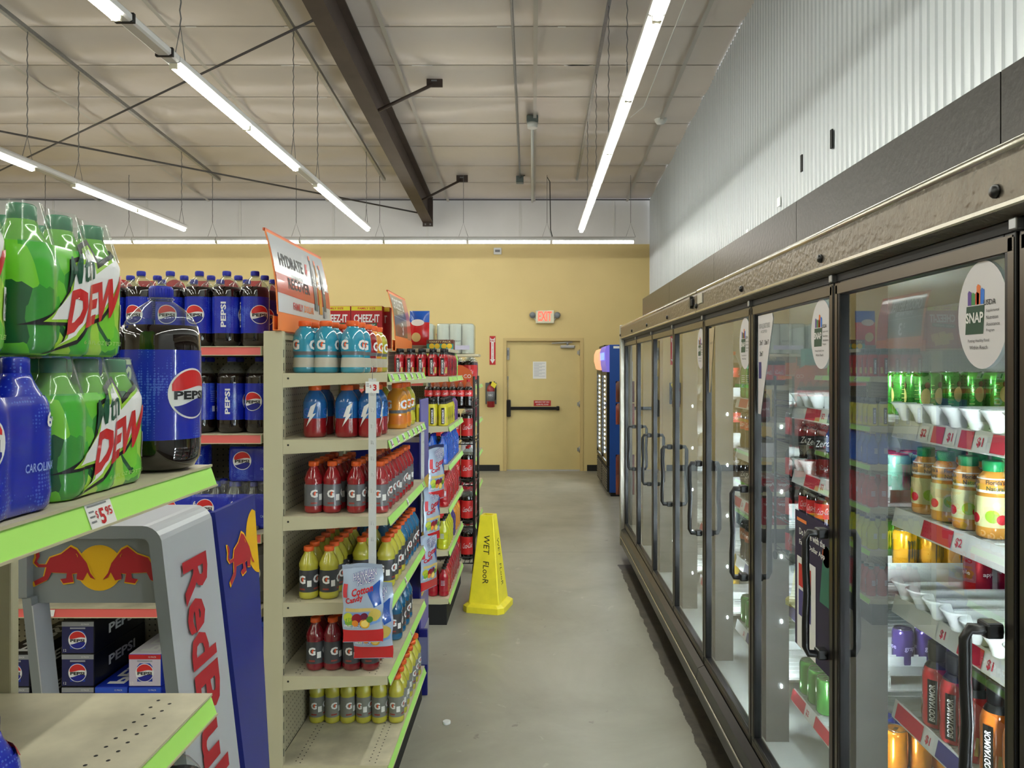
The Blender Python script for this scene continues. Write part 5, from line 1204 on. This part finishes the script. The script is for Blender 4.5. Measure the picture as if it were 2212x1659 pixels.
def clip_strip(lab, x, y, z0, z1, rot=0, card=False):
    t = thing('clip_strip', lab, 'merchandise strip', (x, y, z0), rot, 'hanging merchandise strips')
    H = z1-z0; s = MB(); s.box(-.0145, -.001, 0, .0145, .0, H, mat('translucent strip', (206, 208, 206), .3, coat=.4))
    for k in range(int(H/.06)): s.tube([(-.004, -.0012, .03+k*.06), (-.004, -.006, .045+k*.06), (.004, -.006, .045+k*.06), (.004, -.0012, .03+k*.06)], .0009, WHITEPL, 4)
    s.build('strip', t); MB().tube([(0, -.0005, H-.004), (0, .0, H+.03), (.0, .01, H+.045), (0, .03, H+.045)], .0012, STEEL, 5).build('hook', t)
    if card:
        c = MB(); c.box(-.025, -.004, H-.055, .025, -.0015, H-.012, WHITE); c.text('3', .010, H-.034, .024, XZ(0, -.0046, 0), REDP, bold=.04); c.text('$', -.006, H-.030, .012, XZ(0, -.0046, 0), REDP)
        for k in range(3): c.box(-.022, -.0046, H-.03+k*.005, -.012, -.004, H-.028+k*.005, GREYP)
        c.build('price_card', t)
    return t
clip_strip('white hanging strip with a three dollar card in front of the sports drinks', -.595, 2.755, .95, 1.645, 0, True)
pbag.place((-.618, 2.70, .685), R_(3), 'candy bag with fruit picture hanging whole below the white strip', 'hanging candy bags')
pbag.place((-.594, 2.765, .60), R_(3), 'candy bag peeking out below the frontmost hanging bag', 'hanging candy bags')
clip_strip('hanging strip at the far corner of the nearest middle unit', -.560, 3.775, .85, 1.36, R_(65))
for i, (x, y, z) in enumerate(((-.50, 3.86, 1.0), (-.52, 3.83, .79), (-.530, 3.79, .555))):
    pbag.place((x, y, z), R_(64), 'candy bag turned edge-on beside the far post, %s from the top' % ORD[i+1], 'hanging candy bags')
# ---------------------------------------------------------------- blue box between the units
bx = thing('blue_shipper_display', 'tall dark blue cardboard display between the two middle shelf units', 'cardboard display', (-.94, 3.83, 0))
BL = mat('shipper blue', (16, 20, 104), .35, coat=.2); LV = mat('shipper lavender', (96, 92, 168), .4)
b = MB(); b.box(0, 0, 0, .355, .30, 1.30, BL); b.box(.355, .01, .0, .362, .29, 1.52, LV); b.build('display_box', bx)
MB().box(.363, .02, .5, .366, .28, 1.1, mat('shipper yellow', (226, 180, 60), .4)).box(.363, .02, .05, .366, .28, .3, mat('shipper grey', (140, 142, 160), .4)).build('side_print', bx)
MB().rbox(.355, -.02, .0, .40, .0, .34, BL, .003).box(.356, -.022, .16, .399, -.0205, .30, mat('shipper flap', (110, 112, 150), .4)).build('flap', bx)
# ---------------------------------------------------------------- wet floor cone
CY = mat('safety yellow', (250, 232, 56), .4, noise=.06, nscale=14)
cn = thing('wet_floor_cone', 'yellow wet floor pyramid cone with handwritten letters in the aisle', 'floor sign', (-.31, 5.22, 0), R_(-14))
def cring(r, z, ch=.25):
    k = r*ch; return [(r, -r+k, z), (r, r-k, z), (r-k, r, z), (-r+k, r, z), (-r, r-k, z), (-r, -r+k, z), (-r+k, -r, z), (r-k, -r, z)]
c = MB(); rings = [(.148, 0), (.148, .04), (.118, .058)]
vs = [p for r, z in rings for p in cring(r, z)]
c.add(vs, [(j*8+i, j*8+(i+1) % 8, (j+1)*8+(i+1) % 8, (j+1)*8+i) for j in range(2) for i in range(8)]+[tuple(range(7, -1, -1)), tuple(range(16, 24))], CY); c.build('cone_base', cn)
c = MB(); rr_ = [(.112, .057), (.047, .655)]
vs = [p for r, z in rr_ for p in cring(r, z, .07)]+[p for p in cring(.030, .655, .07)]+[p for p in cring(.028, .60, .07)]
c.add(vs, [(j*8+i, j*8+(i+1) % 8, (j+1)*8+(i+1) % 8, (j+1)*8+i) for j in range(3) for i in range(8)]+[tuple(range(24, 32))], CY)
MK = mat('black marker', (24, 22, 20), .5)
def face(a):
    ca, sa = math.cos(a), math.sin(a)
    def g(u, v):
        d = .112+(.047-.112)*(v-.057)/(.598)+.0012; x, y = u, -d
        return (x*ca-y*sa, x*sa+y*ca, v)
    return g
for a, zc in ((0, .36), (math.pi/2, .33)):
    g = face(a)
    c.text('WET', 0, 0, .042, lambda u, v: g(.008+v, zc+.10-u), MK, w=.13, slant=.1, bold=.0); c.text('FLooR', 0, 0, .042, lambda u, v: g(.008+v, zc-.09-u), MK, w=.15, slant=.1)
c.build('cone_body', cn)
MB().lathe([(.018, 0), (.0185, .001), (.0185, .011), (.017, .012)], WHITEPL, 20).build('loose_bottle_cap', loc=(-.406, 3.51, .0), label='small white bottle cap lying on the concrete floor', cat='bottle cap')
# ---------------------------------------------------------------- black wire rack of cola
rk = thing('wire_rack', 'black wire rack of dark cola bottles behind the middle unit', 'rack', (-.85, 6.1, 0)); W = .37; D = .45
for x in (0, W):
    for y in (0, D): MB().tube([(x, y, .06), (x, y, 1.62)], .011, BLACK, 6).build('post', rk)
for z in (.08, .38, .72, 1.06, 1.36):
    s = MB(); s.tube([(0, 0, z), (W, 0, z), (W, D, z), (0, D, z)], .006, BLACK, 5, True); s.tube([(0, 0, z+.05), (W, 0, z+.05)], .004, BLACK, 5); s.tube([(W, 0, z+.05), (W, D, z+.05)], .004, BLACK, 5)
    for k in range(1, 9): s.tube([(W*k/9, 0, z), (W*k/9, D, z)], .003, BLACK, 4)
    s.build('wire_shelf', rk)
for x in (0, W):
    for y in (0, D): MB().lathe([(.03, -.012), (.035, -.01), (.035, .01), (.03, .012)], BLACKM, 14, (x, y, .035), 'x').build('caster', rk)
hd = MB(); OR2 = mat('rack header orange', (206, 92, 40), .45)
hd.prism([(.0, 1.36), (W, 1.36), (W, 1.60), (W-.03, 1.67), (W-.1, 1.71), (.1, 1.71), (.03, 1.67), (0, 1.60)], 'y', .0, .006, OR2); mpx = XZ(0, -.001, 0)
hd.text('Coca-Cola', W*.45, 1.42, .035, mpx, PW_, w=.2, slant=.2); hd.text('Meal Deal', W*.62, 1.52, .03, mpx, PW_, w=.16); hd.text('CO', W*.85, 1.62, .03, mpx, PW_); hd.build('header_board', rk)
ck2 = Proto(cola2(th=(-90,), label_m=PR, capm=CAPR, logo='script'))
for z, w_ in ((.086, 'bottom'), (.386, 'fourth'), (.726, 'third'), (1.066, 'second')):
    for j, y in enumerate((6.17, 6.30)):
        for i, x in enumerate((-.54, -.655, -.77)):
            if j and i: continue
            ck2.place((x, y, z+.0075), .2*i, 'red-labelled cola on the %s rack shelf, %s row, %s from the aisle' % (w_, ('front', 'second')[j], ORD[i+1]), 'cola bottles in the black rack')
sc_ = Proto(small_cola())
for i in range(6): sc_.place((-.52-i*.064, 6.02, 1.368), .1*i, 'small red-labelled cola in the row above the yellow drinks, %s from the aisle' % ORD[i+1], 'small cola bottles on the rack')
MB().box(-.87, 5.96, 1.36, -.47, 6.08, 1.368, BLACK).build('rack_ledge', rk).matrix_parent_inverse = rk.matrix_world.inverted() if False else Matrix.Translation((.85, -6.1, 0))
# unit F: dark soda and cartons ---------------------------------------
DP = drink('dark cherry soda', (60, 12, 24)); dp = Proto(cola2(th=(-90,), label_m=mat('maroon label', (110, 22, 40), .35), liquid=DP, capm=mat('maroon cap', (110, 20, 36), .4), logo='Dr Pepper'))
for i in range(5): (ck2 if i < 4 else dp).place((-.62, 7.22+i*.115, 1.5208), .1, ('red-labelled' if i < 4 else 'maroon-labelled')+' soda bottle on the farthest unit top shelf, %s row' % ORD[i+1], 'soda on the farthest unit')
for i in range(3): dp.place((-.60, 7.24+i*.12, 1.1608), .1, 'maroon soda bottle on the farthest unit second shelf, %s row' % ORD[i+1], 'soda on the farthest unit')
for i in range(3): ck2.place((-.74, 7.22+i*.12, 1.5208), .3, 'red-labelled soda bottle behind the front column of the farthest unit, %s row' % ORD[i+1], 'soda on the farthest unit')
wp = Proto(pack(mat('white film', (196, 196, 200), .3, coat=.5), CAPK, lambda L, s, H: L.text('12', 0, .08, .03, s(.002), DKPRINT, step=.005), body_m=DP, H=.19))
wp.place((-.63, 7.30, .8208), 0, 'white-filmed soda pack on the farthest unit third shelf', 'soda on the farthest unit')
cd = Proto(carton(mat('carton maroon', (140, 24, 40), .35), mat('carton maroon', (140, 24, 40), .35), mat('carton maroon', (140, 24, 40), .35), None, 'Pepper', 'Dr Pepper'))
for j in range(2):
    for i in range(3): cd.place((-.62-j*.14, 7.16, (.1708+i*.1295) if i < 2 else .4908+.0), 0, 'maroon soda carton low on the farthest unit, %s level, %s from the aisle' % (ORD[i+1], ORD[j+1]), 'maroon soda cartons')
# ---------------------------------------------------------------- goods on top of the runs
def cracker(i):
    t = mk('cracker_box', 'box', 'box'); W, D, H = .215, .07, .29; R1 = mat('cracker red', (178, 26, 36), .4)
    MB().rbox(-W/2, 0, 0, W/2, D, H, R1, .003).build('box_board', t)
    p = MB(); mp = XZ(0, -.0006, 0); p.poly([(-W/2+.003, H-.032), (W/2-.003, H-.032), (W/2-.003, H-.003), (-W/2+.003, H-.003)], mp, mat('family size yellow', (226, 210, 50), .4))
    mp = XZ(0, -.0012, 0); p.text('FAMILY SIZE', 0, H-.017, .014, mp, REDP, w=.12, bold=.02); p.text('CHEEZ-IT', 0, H-.085, .055, mp, PW_, w=.175, bold=.03)
    p.poly([(-.09, .135), (.07, .150), (.07, .175), (-.09, .160)], mp, mat('ribbon green', (40, 90, 60), .4)); mp = XZ(0, -.0018, 0); p.text('white cheddar', -.01, .156, .014, mp, PW_, w=.14, slope=.1)
    for (x, z, r) in ((-.05, .08, .03), (.0, .09, .028), (.05, .075, .03), (-.02, .05, .03), (.03, .045, .03)):
        p.poly([(x-r, z-r*.6), (x+r*.6, z-r), (x+r, z+r*.6), (x-r*.6, z+r)], XZ(0, -.0024-.0004*(x*100 % 3), 0), mat('cracker', (226, 190, 100), .5))
    p.build('printed_front', t); return t
pk = Proto(lambda: cracker(0))
for i, px in enumerate((792, 723)): pk.place(((px-1150)*5.06/1600, 5.06, 1.8208), 0, 'red cheese cracker box with yellow top, %s from the choose better sign' % ORD[i+1], 'cracker boxes')
pk.place((-1.10, 5.16, 1.8208), R_(0), 'cracker box standing behind the first one', 'cracker boxes')
t = thing('snack_bag', 'blue and red snack bag standing beside the choose better sign', 'bag', (-.86, 5.62, 1.86))
b = MB(); n1, n2 = 8, 12
def SB(u, v, s): return (u+.02*v, -s*(.03*max(0, math.sin(math.pi*v/.26))**.6*max(0, 1-abs(u/.075)**3)), v)
for sg in (1, -1):
    vs = [SB(-.075+.15*i/n1, .26*j/n2, sg) for j in range(n2+1) for i in range(n1+1)]
    q = [(j*(n1+1)+i, j*(n1+1)+i+1, (j+1)*(n1+1)+i+1, (j+1)*(n1+1)+i) for j in range(n2) for i in range(n1)]
    b.add(vs, [f_ if sg == 1 else f_[::-1] for f_ in q[:8*n1]], FO_R, True); b.add(vs, [f_ if sg == 1 else f_[::-1] for f_ in q[8*n1:]], FO_D, True)
b.build('foil_pouch', t); MB().poly(circ(-.01, .17, .05, 20, ry=.025), lambda u, v: SB(u, v, 1)[:1]+(SB(u, v, 1)[1]-.002, v), mat('bag oval', (230, 226, 220), .4), .012).poly(circ(-.02, .06, .035, 18), lambda u, v: SB(u, v, 1)[:1]+(SB(u, v, 1)[1]-.002, v), mat('bag food', (220, 196, 130), .5), .012).build('printed_front', t)
MB().rbox(-.97, 5.55, 1.80, -.72, 5.80, 1.858, mat('grey tray', (120, 116, 100), .6), .004).build('display_tray', label='grey tray under the blue and red snack bag', cat='tray')
# tea boxes
t = thing('juice_pouch_box', 'yellow and green drink pouch box on the tray row', 'box', (-.68, 5.45, 1.82)); 
MB().rbox(-.10, 0, 0, .10, .10, .075, mat('pouch box brown', (96, 50, 40), .45), .003).build('box_board', t)
p = MB(); p.poly([(-.098, .003), (.098, .003), (.098, .045), (-.098, .045)], XZ(0, -.001, 0), mat('pouch teal', (60, 150, 140), .4))
for x in (-.06, -.02, .03, .07): p.poly(circ(x, .028, .02, 14), XZ(0, -.0016, 0), mat('lemon print', (236, 200, 50), .4))
p.text('VARIETY PACK', 0, .060, .014, XZ(0, -.0016, 0), mat('cream print', (230, 214, 160), .5), w=.16); p.build('printed_front', t)
# bottom support so the boxes rest on the run's top
MB().rbox(-1.02, 5.06, 1.795, -.56, 5.60, 1.819, mat('top board', (196, 188, 160), .5), .003).build('top_board', label='beige top board across the middle shelf unit', cat='board')
# paper towel packs
PT = mat('paper towel wrap', (226, 224, 220), .25, coat=.5, bump=.3, bscale=30)
def towel():
    t = mk('paper_towel_pack', 'towels', 'paper towels'); 
    for j in range(2):
        for i in range(3): MB().lathe([(.02, .0), (.055, .002), (.058, .01), (.058, .27), (.054, .28), (.02, .281), (.018, .26)], PT, 20, (i*.115, j*.115, 0)).build('towel_roll', t)
    c = MB(); c.prism(circ(0, 0, .059, 12, 90, 270)[::1]+[(.23, -.059)]+circ(.23, 0, .059, 12, -90, 90), 'z', 0.001, .28, FILM) if False else c.rbox(-.06, -.06, .0, .29, .175, .286, FILM, .02)
    c.text('Brightest', .1, .12, .03, XZ(0, -.0612, 0), GREYP, w=.14); c.poly([(-.03, .04), (.25, .04), (.25, .08), (-.03, .08)], XZ(0, -.0608, 0), mat('pale lilac print', (190, 186, 206), .4)); c.build('outer_wrap', t)
    return t
tw = Proto(towel)
for i, x in enumerate((-1.22, -.84)): tw.place((x, 7.0, 1.8208), 0, ('white paper towel pack nearer the aisle' if i else 'white paper towel pack farther from the aisle')+' on the far shelf top', 'paper towel packs')
MB().rbox(-1.35, 6.90, 1.795, -.50, 7.14, 1.819, mat('top board', (196, 188, 160), .5), .003).build('top_board', label='beige top board under the paper towels', cat='board')
for i, (x, c_) in enumerate(((-.95, (226, 214, 90)), (-.80, (110, 160, 150)), (-1.1, (240, 240, 235)))):
    MB().rbox(x-.06, 6.55, 1.62, x+.06, 6.65, 1.86 if i < 2 else 1.93, mat('carton %d' % i, c_, .5), .004).text('tissue', x, 1.8, .03, XZ(0, 6.5495, 0), GREYP, w=.08).build('household_box', label=('yellow', 'teal', 'white')[i]+' household carton in front of the paper towels', cat='box')
MB().rbox(-1.2, 6.54, 1.59, -.55, 6.70, 1.619, ORANGE, .003).build('orange_shelf_tray', label='orange tray holding household cartons above the wire rack', cat='tray')
# red rounded toppers behind the cola bottles
MB().prism([(-.5, 0), (-.5, .5), (-2.6, .5), (-2.6, 0)], 'y', 0, .01, mat('topper board', (206, 60, 60), .45)).build('tmp_board') if False else None
tp = thing('red_topper_board', 'row of red rounded boards showing behind the clear cola necks', 'sign', (-1.1, 5.3, 1.82))
q = MB(); RT = mat('topper red', (190, 44, 48), .45)
for k in range(7):
    x = -.70-k*.19; q.prism([(x-.08, 0)]+[(x+.08*math.cos(R_(a)), .42+.08*math.sin(R_(a))) for a in range(180, -1, -20)]+[(x+.08, 0)] if k % 2 == 0 else [(x-.07, 0), (x-.07, .49), (x+.05, .49), (x+.05, 0)], 'y', 0, .008, RT)
q.box(-2.0, .008, 0, -.62, .03, .25, RT); q.build('topper_cards', tp)
# ---------------------------------------------------------------- goods inside the coolers
CX = 1.005
def lane(proto, bay, z, y, n, dx, desc, where, group, x0=CX, jit=.0):
    rs = random.Random(int(y*100)+int(z*10))
    for k in range(n):
        proto.place((x0+k*dx, y+rs.uniform(-jit, jit), z+.0012), -.75+rs.uniform(-.2, .2), '%s, %s, %s from the glass' % (desc, where, ORD[k+1]), group)
def track():
    t = mk('lane_track', 'track', 'shelf track'); m_ = mat('white lane plastic', (222, 228, 224), .25, coat=.4)
    a = MB(); a.box(.03, -.033, .0, .42, .033, .003, m_); a.box(.03, -.034, 0, .42, -.032, .035, m_); a.box(.03, .032, 0, .42, .034, .035, m_); a.build('base_rail', t)
    b = MB(); n = 12; vs = []
    for (r, z, xo) in ((.022, .0, .03), (.026, .02, .028), (.036, .042, .025), (.040, .046, .025), (.036, .0485, .025), (.024, .024, .028)):
        vs += [(xo-r*math.sin(math.pi*i/n)*1.1, -r*math.cos(math.pi*i/n), z) for i in range(n+1)]
    b.add(vs, [(j*(n+1)+i, (j+1)*(n+1)+i, (j+1)*(n+1)+i+1, j*(n+1)+i+1) for j in range(5) for i in range(n)], m_, True); b.build('front_stop', t)
    return t
ptr = Proto(track); AR = can((70, 168, 60), H=.125, mark='swirl', mcol=(206, 186, 110), metal=.7); par = Proto(AR)
pmi = Proto(can((130, 186, 166), H=.125, mark='claw', mcol=(112, 84, 96), top=mat('red can lid', (170, 30, 60), .3, metal=.5))); pgr = Proto(can((64, 156, 50), H=.125, mark='claw', mcol=(226, 206, 40))); pye = Proto(can((236, 170, 30), H=.125, mark='claw', mcol=(40, 34, 30), metal=.4))
ppu = Proto(can((94, 76, 150), H=.11, R=.03, mark='grape', mcol=(190, 180, 220))); pbl = Proto(can((30, 66, 190), H=.125, mark='Bull', mcol=(230, 230, 236))); por = Proto(can((224, 140, 30), H=.122, mark=None)); pjb = Proto(juice); par2 = Proto(armor(drink('cooler red', (196, 50, 54)), H=.205)); parO = Proto(armor(drink('cooler orange', (226, 124, 40)), H=.205)); pch = Proto(can((176, 30, 40), H=.14, R=.033, mark='apple', mcol=(230, 230, 240)))
def tr(bay, z, ys, lab):
    for i, y in enumerate(ys): ptr.place((.955, y, z+.001), 0, 'empty white lane track %s, %s from far end' % (lab, ORD[i+1]), 'empty lane tracks')
def bayy(b, i): return EDG[b+1]-.085-i*.077
n1 = 'in nearest bay'; n2 = 'in second bay'
# second bay (seen through the first door too)
for i, y in enumerate((2.30, 2.225, 2.15, 2.075)): lane(par, 2, 1.545, y, (6, 2, 2, 1)[i], .071, 'gold-printed green can '+n2, 'lane '+ORD[i+1], 'green cans in the coolers', x0=1.08)
for i, y in enumerate((2.20, 2.125)): lane(pmi, 2, 1.31, y, 4, .071, 'mint can with red lid '+n2, 'lane '+ORD[i+1], 'mint cans in the coolers', x0=1.05)
lane(pgr, 2, 1.08, 2.33, 3, .071, 'green and yellow can '+n2, 'single lane', 'claw-marked cans in the coolers', x0=1.03); lane(pye, 2, 1.08, 2.19, 5, .072, 'amber yellow can '+n2, 'single lane', 'claw-marked cans in the coolers', x0=1.10)
lane(ppu, 2, .80, 2.2, 4, .066, 'purple can '+n2, 'single lane', 'purple cans in the coolers', x0=1.10); lane(pbl, 2, .50, 2.26, 3, .07, 'blue can '+n2, 'first lane', 'blue and orange cans in the coolers', x0=1.0); lane(por, 2, .50, 2.18, 4, .07, 'orange can '+n2, 'second lane', 'blue and orange cans in the coolers', x0=1.0)
tr(2, 1.31, (2.075,), 'on the second shelf '+n2); tr(2, .80, (2.30, 2.22, 2.14, 2.07), 'on the fourth shelf '+n2); tr(2, 1.08, (2.27, 2.12), 'on the third shelf '+n2)
tr(2, 1.545, (2.69, 2.61, 2.53), 'on the top shelf '+n2); tr(2, 1.31, (2.69, 2.61), 'on second shelf far side')
# first bay
for i in range(4): lane(pjb, 1, 1.31, 1.90-i*.092, 2, .078, 'green-capped juice bottle '+n1, 'lane '+ORD[i+1], 'juice bottles in the coolers', x0=1.01)
tr(1, 1.545, [bayy(1, i) for i in range(8)], 'on the top shelf '+n1); tr(1, 1.08, [bayy(1, i) for i in range(8)], 'on the third shelf '+n1)
lane(pch, 1, 1.08, 1.93, 2, .09, 'red fruit drink '+n1, 'single lane', 'red fruit drinks in the coolers', x0=1.16)
for i in range(5): lane(par2 if i < 3 else parO, 1, .80, 1.83-i*.079, 2 if i < 3 else 1, .075, ('red' if i < 3 else 'orange')+' black-capped drink '+n1, 'lane '+ORD[i+1], 'black-capped drinks in the coolers', x0=1.0)
for i in range(3): lane(por, 1, .50, 1.90-i*.075, 2, .072, 'orange can on lowest shelf '+n1, 'lane '+ORD[i+1], 'blue and orange cans in the coolers', x0=1.0)
# further bays: dark colas, green soda, yellow soda
pco = Proto(small_cola()); pbk = Proto(small_cola(CAPK, mat('black label', (24, 24, 28), .35), 'Zero')); pgn = Proto(plain(drink('green bottle', (30, 150, 70)), H=.2, R=.035, capm=CAPG)); pfa = Proto(plain(drink('yellow soda', (206, 170, 40)), H=.2, R=.036, capm=CAPO)); psn = Proto(small_cola(CAPO, mat('amber label', (170, 90, 40), .35), 'Pepsi'))
pcl = Proto(plain(mat('clear water', (150, 160, 160), .08, coat=.8), H=.2, R=.034, capm=CAPB))
pgc = Proto(can((90, 176, 80), H=.122)); prc = Proto(can((180, 40, 40), H=.122))
plan = {2: [None, (pbk, 3), (pco, 3), (pcl, 3), (pgc, 3)], 3: [(pgn, 4), (pco, 4), (pbk, 5), (psn, 4), (pgc, 3)], 4: [(pco, 4), (pco, 5), (pbk, 5), (pcl, 4), (pfa, 4)], 5: [(pco, 3), (pbk, 4), (pcl, 4), (pcl, 4), (pfa, 3)], 6: [(pgn, 3), (pcl, 3), (pfa, 3), (pbl, 3), (pcl, 3)], 7: [(pgn, 3), (pfa, 2), (pcl, 3), (pbl, 3), (pfa, 2)]}
nm = {id(pco): 'red-labelled cola', id(pbk): 'black-labelled cola', id(pgn): 'green soda bottle', id(pfa): 'yellow soda bottle', id(psn): 'amber-labelled cola', id(pcl): 'clear water bottle', id(pgc): 'green soda can', id(pbl): 'blue can', id(prc): 'red can'}
for b_, rows in plan.items():
    for si, e_ in enumerate(rows):
        if not e_: continue
        P_, n_ = e_; z = EDGE_Z[si]
        for i in range(n_):
            y = bayy(b_, i) if b_ > 2 else EDG[3]-.085-i*.077
            lane(P_, b_, z, y, 2 if b_ < 5 else 1, .074, '%s, shelf %s' % (nm[id(P_)], ORD[si+1]), 'cooler bay %s, lane %s' % (ORD[b_], ORD[i+1]), 'drinks deeper in the coolers')
        if b_ in (3, 4): tr(b_, z, [bayy(b_, i) for i in range(n_, n_+2)], 'in cooler bay %s, shelf %s' % (ORD[b_], ORD[si+1]))
# ---------------------------------------------------------------- upright coolers by the back wall
BLU = mat('cooler side blue', (22, 70, 150), .4, noise=.05, nscale=3)
def upright(lab, y0, L, z1, side_m, topm, roundtop):
    t = thing('merchandiser_cooler', lab, 'cooler', (.985, y0, 0), 0, 'upright drink coolers by the back wall')
    b = MB(); b.rbox(.03, 0, .05, .72, L, z1, side_m, .006); b.box(.05, .02, 0, .7, L-.02, .05, BLACKM); b.box(.08, -.004, z1-.05, .16, 0, z1-.02, WHITE); b.build('cabinet', t)
    d = MB(); 
    for (a, q, r, s) in ((0.005, .05, .40, z1-.36), (L-.05, L-.005, .40, z1-.36), (.05, L-.05, .40, .45), (.05, L-.05, z1-.41, z1-.36)): d.box(-.005, a, r, .03, q, s, BLACK)
    dr = d.build('door', t); MB().add([(.005, .05, .45), (.005, L-.05, .45), (.005, L-.05, z1-.41), (.005, .05, z1-.41)], [(0, 3, 2, 1)], GLASS).build('glass_pane', dr)
    l = MB(); k = 0
    for q in range(18): l.lathe([(0, 0), (.012, .0), (.012, .006)], LED, 8, (.026, L-.09, .52+q*.062), 'x') ; l.lathe([(0, 0), (.012, .0), (.012, .006)], LED, 8, (.026, .09, .52+q*.062), 'x') if roundtop else None
    l.build('led_row', dr)
    g = MB(); g.box(.0, .01, .06, .03, L-.01, .38, BLACKM)
    for q in range(8): g.box(-.006, .03, .09+q*.034, .0, L-.03, .105+q*.034, mat('grille grey', (110, 104, 92), .5))
    g.build('grille', t)
    h = MB()
    if roundtop: h.prism([(.03, z1-.36), (-.02, z1-.34), (-.05, z1-.22), (-.045, z1-.12), (-.02, z1-.06), (.03, z1-.04)], 'y', .005, L-.005, topm, True)
    else: h.prism([(.03, z1-.36), (0, z1-.36), (-.02, z1-.26), (-.03, z1-.08), (-.01, z1-.02), (.03, z1-.005)], 'y', .005, L-.005, topm, True); h.box(-.034, .1, z1-.20, -.028, L-.1, z1-.1, mat('lit blue sign', (90, 110, 255), .4, emit=1.0))
    h.build('light_header', t); return t
upright('blue-sided upright drink cooler with a lit header beside the glass coolers', 9.74, .72, 2.0, BLU, mat('header mauve', (110, 96, 190), .35, emit=.25), False)
upright('black upright drink cooler with a round orange header nearest the exit door', 10.50, .76, 2.02, BLACK, mat('header orange', (226, 160, 120), .35, emit=.35), True)
# snack bags clipped on the end of the glass coolers
for i, (z, c_) in enumerate(((1.38, (90, 44, 26)), (1.18, (120, 50, 30)), (.72, (96, 40, 30)), (.55, (110, 52, 34)))):
    t = MB(); W, H = .10, .19
    for sg in (1, -1):
        vs = [(.80+(-.05+.10*i_/6), 6.66-sg*.016*math.sin(math.pi*j_/8)*(1-abs(i_/3-1)**3), z+H*j_/8) for j_ in range(9) for i_ in range(7)]
        t.add(vs, [(j_*7+i_, j_*7+i_+1, (j_+1)*7+i_+1, (j_+1)*7+i_) if sg == 1 else (j_*7+i_, (j_+1)*7+i_, (j_+1)*7+i_+1, j_*7+i_+1) for j_ in range(8) for i_ in range(6)], mat('jerky bag %d' % i, c_, .3, coat=.4), True)
    t.build('snack_bag', label='brown snack bag hanging on the cooler end, %s from the top' % ORD[i+1], cat='bag', group='brown snack bags on the cooler end')
